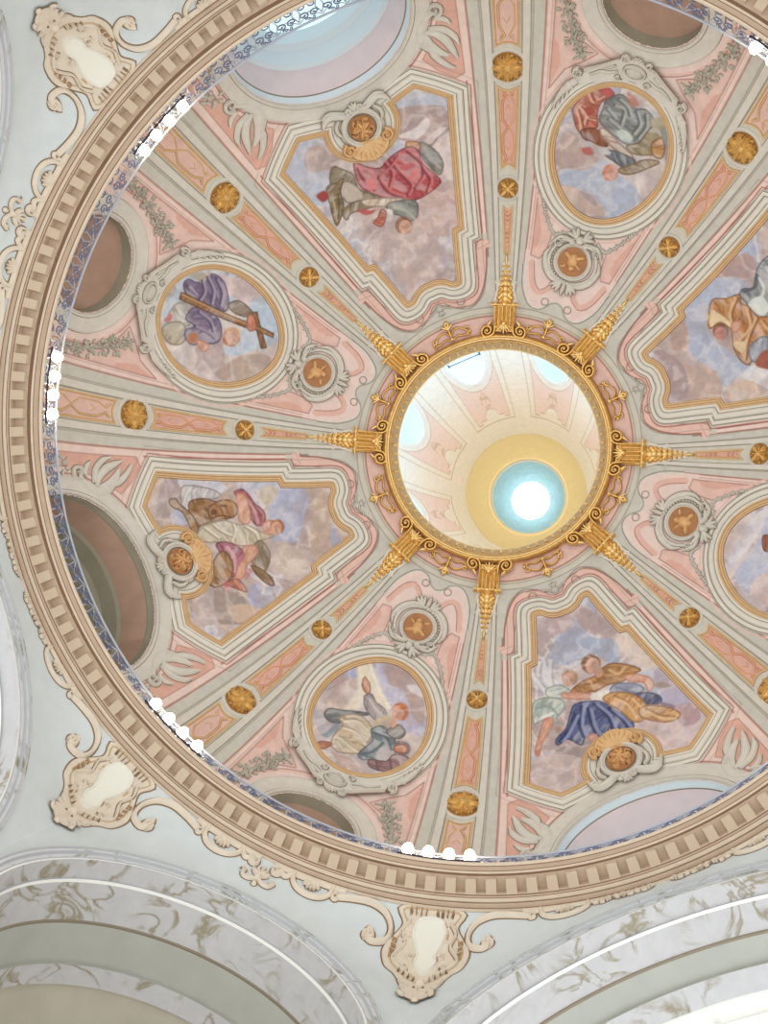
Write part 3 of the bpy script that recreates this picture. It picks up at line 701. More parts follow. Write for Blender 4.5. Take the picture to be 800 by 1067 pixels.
# ---- rib mouldings (structure), strapwork panels, rosettes, brackets
for i, rb in enumerate(RIBS):
    root = root_empty('trim_%d' % (30 + i), [float(x) for x in dmap(rb, 45)], label='pair of flat stucco fillets framing the dome rib %s' % DIRW[rb])
    for sg in (1, -1):
        g = Geo(); S = np.linspace(18.2, 86, 90); rows = []
        for b, h in ((2.28, .0), (2.32, .03), (2.55, .035), (3.15, .035), (3.38, .028), (3.42, 0)): rows.append(dmap(rb + sg*b, S, h))
        g.grid(np.stack(rows, 1), [1, 0, 0, 0, 1], flip=sg > 0); g.build('fillet', [STONEL, STONE], root)
def strap(kind):
    """(parts for one pink panel between arc angles) as function of rib-local degrees"""
    return kind
def panel(rb, s0, s1, nm):
    sm = (s0 + s1)/2; root = at_dome('strapwork_panel', rb, sm, '%s pink strapwork panel of the rib %s' % (nm, DIRW[rb]), 'panel', 'pink panels on the dome ribs')
    def hw(s, f=1): return (np.interp(s, [20, 30, 37, 44, 50, 64, 80], [.35, .8, 1.2, 1.55, 1.65, 1.72, 1.72]))*f
    e = .5; c0 = [(-hw(s0), s0), *[(x*hw(s0), s0 + e*(1 - x*x)*1.2) for x in (-.5, 0, .5)], (hw(s0), s0)] if s0 > 30 else [(-hw(s0), s0), (hw(s0), s0)]
    side = [(hw(q), q) for q in np.linspace(s0, s1, 9)[1:-1]]
    c1 = [(x*hw(s1), s1 - e*(1 - x*x)*1.2) for x in (1, .5, 0, -.5, -1)]; c1 = [(a, s1 if abs(abs(a) - hw(s1)) < 1e-6 else b) for a, b in c1]
    P = c0 + side + c1 + [(-a, q) for a, q in side[::-1]]; P = np.array(ccw(np.array(P)))
    g = Geo(); X = toxy(dens(P, .8, True)); c = np.array([0, radians(sm)*RHO]); rows = []
    n = len(X); S0 = toas(X)
    # ground plate: strips across
    ss = np.linspace(s0 + .3, s1 - .3, 24); rows = np.stack([dmap(rb + f*hw(ss)*.96, ss, .006) for f in (-1, -.5, 0, .5, 1)], 1)
    g.grid(rows); g.build('panel_ground', [PINKD if s0 < 60 else PINK], root)
    g = Geo(); sweep(g, rb, P, [(-.03, .0, 1), (-.028, .014, 0), (.006, .018, 1), (.014, .012, 0), (.026, .006, 0)], True, .12); g.build('gilt_border', [GOLDP, OCHRE], root)
    r = Relief(.008); y0 = radians(s0)*RHO; L = (s1 - s0)*pi/180*RHO; m = lambda s: hw(s)*pi/180*rad_at(s)*.66
    yy = lambda f: L*(f - .5)
    if s0 > 30:
        w0 = m(s0 + 2); w1 = m(s1 - 2); cuts = [.06, .2, .44, .56, .8, .94]
        ww = lambda f: w0 + (w1 - w0)*f
        for sg in (1, -1):
            r.ribbon([(sg*ww(.1)*.9, yy(.05)), (sg*ww(.1)*.3, yy(.1)), (sg*ww(.2)*.95, yy(.19)), (sg*ww(.3), yy(.25)), (sg*ww(.4), yy(.40)), (sg*ww(.5)*.1, yy(.5))], .036, .016, smooth=False)
            r.ribbon([(sg*ww(.5)*.1, yy(.5)), (sg*ww(.6), yy(.6)), (sg*ww(.7), yy(.75)), (sg*ww(.8)*.95, yy(.82)), (sg*ww(.9)*.3, yy(.9)), (sg*ww(.9)*.9, yy(.95))], .036, .016, smooth=False)
            r.spiral(sg*ww(.08)*.6, yy(.09), .035, 1, 0, sg, .02, .012); r.spiral(sg*ww(.92)*.6, yy(.91), .035, 1, pi, -sg, .02, .012)
        r.ribbon([(-ww(.25)*.5, yy(.28)), (0, yy(.22)), (ww(.25)*.5, yy(.28))], .018, .012, smooth=False)
        r.ribbon([(-ww(.75)*.5, yy(.72)), (0, yy(.78)), (ww(.75)*.5, yy(.72))], .018, .012, smooth=False)
    else:
        for k in range(9):
            f = .12 + k*.095; w = m(s0 + (s1 - s0)*f)*.7
            r.leaf(0, yy(f), pi/2 + .7, .09 + w*.4, .022, .012); r.leaf(0, yy(f), pi/2 - .7, .09 + w*.4, .022, .012)
    r.build('strapwork', DM(rb, sm), [GOLDP if s0 > 60 else mat('salmon_strapwork', (226, 170, 132), .8)], LINER if s0 < 60 else OCHRE, root)
for rb in RIBS:
    for (s0, s1, nm) in ((60.3, 77, 'outer'), (40.4, 53.4, 'middle'), (26.6, 34.0, 'inner')): panel(rb, s0, s1, nm)
def rosette(rb, s, R, nm):
    root = at_dome('gilded_rosette', rb, s, '%s gilded rosette on the rib %s' % (nm, DIRW[rb]), 'rosette', 'gilded rosettes on the dome ribs'); M = DM(rb, s)
    r = Relief(0); r.ring(0, 0, R*1.16, R*.2, .022, 0); r.ring(0, 0, R*1.03, .03, .012, 1); r.build('rosette_rim', M, [STONEL, STONE], STONE, root)
    r = Relief(0); r.disc(0, 0, R, .012, 0); r.build('rosette_ground', M, [mat('rosette_ground', (168, 122, 62), .5, .3)], OCHRE, root)
    r = Relief(.006, .012)
    for k in range(8 if R > .28 else 4):
        n = 8 if R > .28 else 4; a = k*2*pi/n + (0 if n == 8 else pi/4)
        r.leaf(R*.16*cos(a), R*.16*sin(a), a, R*.76, R*(.44 if n == 8 else .62), .07); r.bump(R*.78*cos(a), R*.78*sin(a), R*.13, R*.13, .06)
        b = a + pi/n; r.spiral(R*.72*cos(b), R*.72*sin(b), R*.17, 1.1, b, 1, R*.08, .05, 1); r.leaf(R*.2*cos(b), R*.2*sin(b), b, R*.45, R*.16, .05, 1)
    r.build('petals', M, [GOLD, GOLDL], mat('rosette_shade_line', (120, 82, 40), .7), root)
    r = Relief(0); r.bump(0, 0, R*.24, R*.24, .11); 
    for k in range(6): r.bump(R*.2*cos(k*pi/3), R*.2*sin(k*pi/3), R*.09, R*.09, .09, 0, 0, 8)
    r.build('boss', M, [GOLDL], OCHRE, root); return reg(root)
for R, s, nm in ((.315, 56.8, 'large outer'), (.215, 37.1, 'small inner')):
    r0 = rosette(3, s, R, nm)
    for rb in RIBS[1:]: spin_copy(r0, rb - 3, '%s gilded rosette on the rib %s' % (nm, DIRW[rb]))
def bracket(rb):
    root = at_dome('gilded_bracket', rb, 16, 'gilded scroll bracket with leaf drop heading the rib %s' % DIRW[rb], 'bracket', 'gilded brackets round the crown ring'); M = DM(rb, 15.9, 1.1)
    y = lambda s: radians(s - 15.6)*RHO
    r = Relief(0)                                # cream tapering back plate
    r.slab([(-.25, y(17.8)), (-.22, y(18.6)), (-.17, y(20.2)), (-.13, y(21.2)), (-.055, y(24.2)), (.055, y(24.2)), (.13, y(21.2)), (.17, y(20.2)), (.22, y(18.6)), (.25, y(17.8))], .03)
    r.ribbon([(-.2, y(18.4)), (-.16, y(19.6)), (-.17, y(20.6)), (-.2, y(21.2))], .03, .03); r.ribbon([(.2, y(18.4)), (.16, y(19.6)), (.17, y(20.6)), (.2, y(21.2))], .03, .03)
    r.build('back_plate', M, [CREAM], OCHRE, root)
    r = Relief(0); r.slab([(-.215, y(17.8)), (-.21, y(13.6)), (.21, y(13.6)), (.215, y(17.8))], .13); r.build('bracket_core', M, [GOLD], OCHRE, root); M = DM(rb, 15.9, 1.1, lift=.08)
    r = Relief(.006)                             # fluted body
    r.slab([(-.2, y(17.6)), (-.19, y(14.2)), (.19, y(14.2)), (.2, y(17.6))], .10)
    for k in range(-2, 3): r.parts.append(('g', np.stack([np.c_[np.full(8, .075*k + dx), np.linspace(y(17.4), y(14.6), 8), np.full(8, .11 + hh)] for dx, hh in ((-.026, 0), (-.018, .035), (0, .055), (.018, .035), (.026, 0))], 1), [k % 2]*4, False))
    r.build('fluted_body', M, [GOLD, GOLDL], OCHRE, root)
    r = Relief(0); r.ribbon([(-.27, y(17.85)), (0, y(17.75)), (.27, y(17.85))], .075, .15, 0); r.bump(0, y(17.85), .07, .06, .19, mi=1)
    for k in (-.17, .17): r.bump(k, y(17.9), .03, .03, .16, mi=1)
    r.build('collar', M, [GOLD, GOLDL], OCHRE, root)
    for sg in (1, -1):
        r = Relief(.004); r.spiral(sg*.32, y(13.9), .12, 1.6, -pi/2, sg, .07, .13, 0, lead=[(sg*.17, y(16.6)), (sg*.17, y(15)), (sg*.2, y(13.4))]); r.bump(sg*.32, y(13.9), .035, .035, .16, mi=1); r.leaf(sg*.24, y(15.4), pi/2 if 0 else (-.9 if sg > 0 else pi + .9), .17, .07, .09, 1)
        r.build('volute', M, [GOLD, GOLDL], OCHRE, root)
    r = Relief(.004)                             # acanthus mask between the volutes
    for k, a in enumerate(np.linspace(-1.2, 1.2, 7)): r.leaf(0, y(14.8), -pi/2 + a, .19 - abs(a)*.02, .07, .14 + .01*(k % 2), k % 2)
    r.bump(0, y(14.9), .06, .07, .2, mi=1); r.ribbon([(-.24, y(12.95)), (-.1, y(13.05)), (0, y(12.8)), (.1, y(13.05)), (.24, y(12.95))], .05, .12)
    r.build('acanthus', M, [GOLD, GOLDL], OCHRE, root)
    r = Relief(.004); M = DM(rb, 15.9, 1.1, lift=.02)
    for k in range(7):
        q = 18.5 + k*.78; w = .15*(1 - k*.105)
        for sg in (1, -1): r.leaf(0, y(q + .4), (-pi/2 - sg*.75), w*1.3, w*.8, .06, k % 2)
        r.bump(0, y(q), w*.55, w*.6, .085, mi=1)
        for sg in (1, -1): r.bump(sg*w*.8, y(q + .2), w*.36, w*.4, .06, mi=0)
    r.leaf(0, y(23.6), pi/2, .2, .05, .05, 1); r.bump(0, y(24.0), .035, .035, .06, mi=1); r.bump(0, y(25), .022, .03, .05, mi=0)
    r.build('husk_drop', M, [GOLD, GOLDL], OCHRE, root); return reg(root)
b0 = bracket(3)
for rb in RIBS[1:]: spin_copy(b0, rb - 3, 'gilded scroll bracket with leaf drop heading the rib %s' % DIRW[rb])
# gilt openwork mounts between the brackets on the pink ring
BAYW = {67.5: 'lower right', 157.5: 'left', 247.5: 'top left', 337.5: 'right', 22.5: 'right lower', 112.5: 'bottom', 202.5: 'upper left', 292.5: 'upper right'}
def mount(az):
    root = at_dome('gilt_mount', az, 14.4, 'gilt openwork scroll mount on the pink ring, %s side of the opening' % BAYW[az], 'ornament', 'gilt mounts on the pink ring'); M = DM(az, 14.75, 1.1, lift=.03)
    r = Relief(.006)
    for sg in (1, -1):
        r.ribbon([(sg*.03, .02), (sg*.10, .09), (sg*.21, .08), (sg*.30, .02), (sg*.33, -.06), (sg*.24, -.08), (sg*.12, -.05), (sg*.03, -.1)], .034, .05)
        r.spiral(sg*.335, .03, .05, 1.2, 0, sg, .03, .055, 1); r.bump(sg*.37, -.03, .03, .035, .06, mi=1); r.leaf(sg*.3, -.06, -.6 if sg > 0 else pi + .6, .1, .04, .05)
    r.build('side_scroll', M, GOLDM[:2], OCHRE, root)
    r = Relief(.006); r.ribbon([(0, -.1), (0, .05), (0, .2)], [.03, .06, .04], .06, 0)
    for a in (.7, 1.25, pi - .7, pi - 1.25): r.leaf(0, .12, a, .15, .05, .06, 1)
    r.bump(0, .25, .04, .045, .07, mi=1); r.bump(0, -.08, .05, .04, .07, mi=1)
    r.build('leaf_finial', M, GOLDM[:2], OCHRE, root); return reg(root)
m0 = mount(67.5)
for az in WIDE[1:] + NARROW: spin_copy(m0, az - 67.5, 'gilt openwork scroll mount on the pink ring, %s side of the opening' % BAYW[az])
# ---- lamps: four bulbs on an iron bar at the foot of each rib
def lamp_rows():
    proto = None
    for rb in RIBS:
        nm = DIRW[rb]; g = Geo(); A = np.linspace(rb - 4.9, rb + 5.6, 14)
        tube(g, cyl(A, .22, 7.045), .018); 
        for x in (-4.5, 0, 5.2): tube(g, np.array([cyl(np.array([rb + x]), .02, 7.10)[0], cyl(np.array([rb + x]), .22, 7.045)[0]]), .012)
        o = g.build('lamp_bar', [IRON]); tag(o, 'dark iron lamp bar at the foot of the rib %s' % nm, 'lamp bar', 'lamp bars round the cornice')
        for k, x in enumerate((-3.55, -.9, 1.75, 4.4)):
            az = rb + x; P = cyl(np.array([az]), .33, 6.995)[0]
            pos = ['first', 'second', 'third', 'fourth'][k]
            lab = '%s lit bulb clockwise at the foot of the rib %s' % (pos, nm)
            if proto is None:
                root = empty('light_bulb', P, lab, 'bulb', 'bulbs round the dome cornice'); n = np.array([cos(radians(az)), sin(radians(az)), 0.])
                g = Geo(); rows = []
                for t, r in ((-.10, .008), (-.095, .04), (-.065, .07), (-.025, .09), (.015, .094), (.05, .08), (.08, .05), (.095, .032), (.11, .03)):
                    rows.append([P + np.array([0, 0, 1])*(-t*.55) + n*(t*.85) + np.array([-n[1], n[0], 0])*r*cos(u) + (np.array([0, 0, 1])*.85 + n*.55)*r*sin(u) for u in np.arange(22)*2*pi/22])
                rr = np.array(rows).transpose(1, 0, 2); g.grid(rr, 0, cu=True); g.build('bulb_glass', [BULB], root)
                g = Geo(); tube(g, [P + n*.085 + [0, 0, -.055], P + n*.12 + [0, 0, -.085]], .032, n=10); tube(g, [P + n*.12 + [0, 0, -.085], cyl(np.array([az]), .22, 7.1)[0]], .016); g.build('socket', [IRON], root)
                proto = reg(root); paz = az
            else: spin_copy(proto, az - paz, lab)
lamp_rows()
# ---------------------------------------------------------------- stucco ornament of the wide bays
def ymet(s, s0): return radians(s - s0)*RHO
def medallion(az, lab):
    root = at_dome('shell_medallion', az, 52.6, 'round gilt medallion with shell and volutes below the %s' % lab, 'medallion', 'gilt medallions between window and painting'); M = DM(az, 52.6, lift=.075)
    r = Relief(0); r.disc(0, 0, .41, .02, 0); r.ring(0, 0, .37, .09, .05, 0); r.ring(0, 0, .29, .03, .04, 1); r.build('medallion_frame', M, [STONEL, LINE], LINE, root)
    r = Relief(0); r.disc(0, 0, .275, .045, 1, 32); r.base = .045; r.out = .008
    rn = random.Random(int(az))
    for k in range(5): a = k*2*pi/5 + .3; r.leaf(0, 0, a, .2, .1, .09, 0, .3); r.spiral(.16*cos(a + .6), .16*sin(a + .6), .07, 1.1, a, 1, .04, .08, 0)
    r.bump(.0, -.04, .07, .1, .08); r.bump(.01, -.15, .045, .05, .08); r.leaf(-.02, 0, 2.4, .17, .06, .06); r.leaf(0, .02, .8, .17, .06, .06)
    r.build('gilt_relief', M, [ORANGE, ORANGED], ORANGED, root)
    for sg in (1, -1):
        r = Relief(.016, .02); r.ribbon([(sg*.07, .44), (sg*.22, .37), (sg*.36, .44), (sg*.5, .50), (sg*.64, .44), (sg*.72, .33)], [.06, .12, .15, .12, .03], .06)
        r.ribbon([(sg*.2, .44), (sg*.38, .53), (sg*.52, .58), (sg*.66, .54)], [.03, .07, .06, .02], .045); r.spiral(sg*.11, .43, .075, 1.4, pi/2 if 0 else -pi/2, sg, .05, .07)
        r.ribbon([(sg*.40, -.02), (sg*.47, .1), (sg*.46, .24), (sg*.36, .36)], [.03, .07, .08, .04], .05)
        r.build('side_volute', M, [STONEL], LINE, root)
    r = Relief(.01)
    for a in np.linspace(.35, pi - .35, 5): r.leaf(0, .43, a, .15, .06, .05)
    r.bump(0, .46, .05, .05, .07); r.build('crest', M, [STONEL], LINE, root)
    r = Relief(.013, .012)
    fan = [(.40*(1 + .06*abs(cos(3.2*b)))*sin(b), -.33 - .40*(1 + .06*abs(cos(3.2*b)))*cos(b)) for b in np.linspace(-1.35, 1.35, 29)]; r.slab(fan + [(.2, -.27), (-.2, -.27)], .02)
    for k, a in enumerate(np.linspace(-1.15, 1.15, 7)): r.leaf(0, -.33, -pi/2 + a, .42 - .05*abs(a), .135, .055 + .006*(k % 2), 0)
    r.ribbon([(-.3, -.36), (-.17, -.43), (0, -.40), (.17, -.43), (.3, -.36)], .05, .06); r.build('shell', M, [mat('pale_ochre_shell', (230, 192, 140), .65, .1, var=.06)], OCHRE, root)
    for sg in (1, -1):
        r = Relief(.014, .03); r.spiral(sg*.40, -.33, .13, 1.7, pi/2, -sg, .06, .06, 0, lead=[(sg*.66, .2), (sg*.64, .0), (sg*.55, -.12)] if 0 else None); r.bump(sg*.40, -.33, .035, .035, .07)
        r.build('shell_scroll', M, [mat('pale_ochre_shell', (230, 192, 140))], OCHRE, root)
    return reg(root)
def corner_scroll(az, sg):
    M = DM(az + sg*16.0, 61.4, 1.18, 0, sg); r = Relief(.013)
    # big acanthus rising from the gallery and curling over
    r.ribbon([(-.06, .62), (-.2, .5), (-.3, .3), (-.26, .08), (-.1, -.1), (.06, -.2)], [.05, .12, .2, .22, .14, .05], .05)
    r.ribbon([(-.24, .3), (-.08, .22), (.06, .06), (.14, -.12), (.2, -.26)], [.06, .13, .15, .11, .03], .06)
    r.ribbon([(-.18, .34), (.04, .28), (.2, .12), (.25, -.02)], [.06, .11, .1, .03], .055)
    r.ribbon([(-.22, .05), (-.16, -.16), (-.02, -.34), (.14, -.44)], [.05, .12, .1, .03], .055)
    r.ribbon([(-.08, .5), (.08, .46), (.18, .36)], [.04, .09, .03], .04); r.spiral(-.04, .66, .13, 1.4, -pi/2, 1, .07, .06)
    r.spiral(-.28, .1, .06, 1, 0, -1, .04, .06)
    o = r.build('acanthus_scroll', M, [STONEL], LINE); 
    g = Relief(.008); rn = random.Random(5)
    for k in range(26):
        t = k/25; x = .02 + .16*sin(t*5) + rn.uniform(-.09, .09); y = .86 + t*.75; a = rn.uniform(0, 2*pi)
        g.leaf(x, y, a, .13, .05, .03) if k % 2 else g.bump(x, y, .04, .035, .04, a)
    return o, g.build('leaf_spray', M, [STONE], LINE)
FR = {247.5: 'red-robe painting', 157.5: 'bull painting', 67.5: 'angel painting', 337.5: 'right-edge painting'}
FN = {112.5: 'woman oval', 202.5: 'cross oval', 292.5: 'grey-robed oval', 22.5: 'right-edge oval'}
for az in WIDE:
    medallion(az, FR[az])
    for sg, wd in ((1, 'clockwise'), (-1, 'anticlockwise')):
        a, b = corner_scroll(az, sg)
        tag(a, 'grey acanthus scroll in the %s lower corner beside the window by the %s' % (wd, FR[az]), 'scroll', 'acanthus scrolls beside the windows')
        tag(b, 'grey leaf spray at the gallery, %s of the window by the %s' % (wd, FR[az]), 'leaf spray', 'leaf sprays beside the windows')
    r = Relief(.008); M = DM(az, 18.6)
    for a in (-.5, 0, .5): r.leaf(0, .06, -pi/2 + a*1.3, .13, .04, .02)
    for sg in (1, -1): r.ribbon([(sg*.03, .07), (sg*.12, .1), (sg*.2, .06), (sg*.26, .09)], .03, .02)
    tag(r.build('stucco_palmette', M, [STONE], LINE), 'tiny grey palmette at the crown ring above the %s' % FR[az], 'palmette', 'small palmettes at the crown ring')
# ---------------------------------------------------------------- stucco ornament of the narrow bays
def crest(az):
    root = at_dome('crest_cartouche', az, 59.3, 'grey shell cartouche with oval boss on the window side of the %s' % FN[az], 'cartouche', 'grey crest cartouches of the ovals'); M = DM(az, 58.3, lift=.05)
    r = Relief(.014)
    P = [(-1.06, -.40), (-.96, -.14), (-.72, .03), (-.5, .18), (-.28, .34), (0, .40), (.28, .34), (.5, .18), (.72, .03), (.96, -.14), (1.06, -.40), (.88, -.28), (.62, -.10), (.32, -.02), (0, 0), (-.32, -.02), (-.62, -.10), (-.88, -.28)]
    r.slab(crom(P, 4, True), .035); r.build('cartouche_body', M, [STONEL], LINE, root)
    r = Relief(.016, .037); r.ring(0, .17, .2, .04, .06, 0, .125); r.bump(0, .17, .17, .105, .1, 0, 1); r.build('oval_boss', M, [STONEL, STONE], LINE, root)
    r = Relief(.014, .037)
    for sg in (1, -1): r.ribbon([(sg*.3, .1), (sg*.46, .02), (sg*.62, .0), (sg*.8, -.12)], [.03, .06, .03], .03); r.leaf(sg*.36, .2, (-.5 if sg > 0 else pi + .5), .24, .06, .03)
    r.build('inner_leaf', M, [STONEL], LINE, root)
    for sg in (1, -1):
        r = Relief(.016, .037); r.ribbon([(sg*.2, .36), (sg*.34, .32), (sg*.5, .2), (sg*.7, .08), (sg*.92, -.03)], [.04, .07, .05], .07); r.spiral(sg*.24, .40, .08, 1.4, 0, -sg, .05, .07); r.spiral(sg*1.02, -.12, .1, 1.5, pi/2, -sg, .06, .08)
        r.spiral(sg*.28, -.02, .06, 1.2, 0, sg, .04, .06); r.build('edge_scroll', M, [STONEL], LINE, root)
        r = Relief(.012, .012)
        r.ribbon([(sg*1.0, -.3), (sg*1.15, -.48), (sg*1.26, -.68), (sg*1.34, -.9)], [.14, .16, .1, .03], .05)
        for k in range(5): r.leaf(sg*(1.08 + k*.05), -.36 - k*.12, (-.2 if sg > 0 else pi + .2), .12 - k*.01, .06, .05); r.leaf(sg*(1.08 + k*.06), -.4 - k*.12, (-1.9 if sg > 0 else -pi + 1.9), .10, .05, .06)
        r.build('trailing_leaf', M, [STONEL], LINE, root)
    r = Relief(.01)
    for a in np.linspace(.4, pi - .4, 5): r.leaf(0, .36, a, .13, .05, .05)
    r.bump(0, .38, .04, .04, .07); r.build('crest_leaf', M, [STONEL], LINE, root)
    reg(root)
def garland(az, sg):
    M = DM(az + sg*9.6, 63.6, 1, 0, sg); rn = random.Random(3); r = Relief(.008)
    for (cx, cy, n, R) in ((-.12, -.42, 12, .09), (.02, -.16, 26, .16), (.1, .1, 16, .12), (.2, .40, 26, .15), (.27, .72, 14, .11), (.3, 1.0, 14, .1)):
        for k in range(n):
            a = rn.uniform(0, 2*pi); q = R*sqrt(rn.random()); x, y = cx + q*cos(a), cy + q*sin(a)
            if k % 3: r.leaf(x, y, a, .09, .045, .035)
            else: r.bump(x, y, .032, .03, .05)
        r.spiral(cx, cy, .05, 1.2, 0, 1, .026, .06)
    r.ribbon([(-.2, -.6), (-.12, -.42), (.02, -.16), (.12, .12), (.2, .42), (.27, .8)], .022, .02)
    r.leaf(-.12, -.5, pi - .4, .26, .05, .03); r.leaf(-.16, -.5, -.6, .2, .05, .03)
    return r.build('flower_garland', M, [mat('grey_green_garland', (194, 190, 177), .8, var=.08)], LINE)
def bust(az):
    root = at_dome('wreathed_medallion', az, 27.2, 'small ochre relief medallion in a leafy grey wreath above the %s' % FN[az], 'medallion', 'small wreathed medallions near the crown ring'); M = DM(az, 27.2, lift=.02)
    r = Relief(.01); r.disc(0, 0, .40, .012, 0); r.ring(0, 0, .365, .07, .045, 0); r.ring(0, 0, .5, .07, .03, 0, .47)
    for k in range(18):
        a = pi*.12 + k*pi*.76/17 + 0; 
        for b in (a, ): r.bump(.43*cos(pi + k*.16 - 1.2), .43*sin(pi + k*.16 - 1.2), .02, .02, .03)
    r.build('wreath_ring', M, [STONEL], LINE, root)
    r = Relief(0); r.disc(0, 0, .315, .03, 1, 36); r.base = .03; r.out = .008; r.bump(.0, .02, .11, .15, .07); r.bump(.02, -.12, .07, .07, .09); r.leaf(-.05, .05, 2.5, .2, .1, .06); r.leaf(.05, .08, .5, .2, .09, .06); r.leaf(-.1, -.1, 3.6, .13, .07, .05); r.leaf(.06, -.02, -.5, .18, .06, .05); r.ribbon([(-.2, .14), (0, .1), (.2, .17)], .05, .06)
    r.build('ochre_relief', M, [ORANGE, ORANGED], ORANGED, root)
    r = Relief(.013, .02)
    for sg in (1, -1):
        r.ribbon([(sg*.1, -.47), (sg*.3, -.44), (sg*.48, -.26), (sg*.58, 0), (sg*.52, .2)], [.05, .1, .12, .09, .03], .05); r.spiral(sg*.42, .32, .09, 1.5, 0, sg, .05, .06)
        for a in (.2, .6, 1.0): r.leaf(sg*.08, -.45, -pi/2 + sg*a, .26, .08, .05)
        r.ribbon([(sg*.24, .46), (sg*.42, .42), (sg*.55, .26)], [.03, .08, .03], .05)
    r.leaf(0, -.44, -pi/2, .3, .09, .06); r.build('wreath_leaf', M, [STONEL], LINE, root)
    r = Relief(.013, .03); r.bump(0, .46, .085, .09, .1); r.bump(-.14, .38, .07, .06, .08); r.bump(.14, .38, .07, .06, .08)
    for sg in (1, -1):
        for a in (.3, .8, 1.3): r.leaf(sg*.06, .5, pi/2 - sg*a, .24, .08, .06)
        r.leaf(sg*.12, .44, -.2 if sg > 0 else pi + .2, .26, .1, .07)
    r.build('cherub_head', M, [STONEL], LINE, root); reg(root)
def husks(az, sg):
    r = Relief(.006); P = crom([(sg*x, y) for x, y in [(4.6, 31.2), (7.0, 30.6), (9.4, 32.6), (11.3, 35.6), (12.3, 39.4)]], 7); Y = toxy(P); c = Y.mean(0)
    for k, p in enumerate(Y):
        q = p - c; r.bump(q[0], q[1], .028, .028, .03); r.leaf(q[0], q[1], k*2.1, .07, .035, .025)
    s_ = degrees(c[1]/RHO)
    def M(x, y, h): s2 = np.degrees((c[1] + y)/RHO); return dmap(az + np.degrees((c[0] + x)/rad_at(s2)), s2, h)
    return r.build('husk_garland', M, [STONE], LINE)
for az in NARROW:
    crest(az); bust(az)
    for sg, wd in ((1, 'clockwise'), (-1, 'anticlockwise')):
        tag(garland(az, sg), 'grey-green flower garland hanging on the %s side of the window by the %s' % (wd, FN[az]), 'garland', 'flower garlands beside the small windows')
        tag(husks(az, sg), 'thin string of husks on the %s side of the small medallion above the %s' % (wd, FN[az]), 'garland', 'husk strings beside the small medallions')
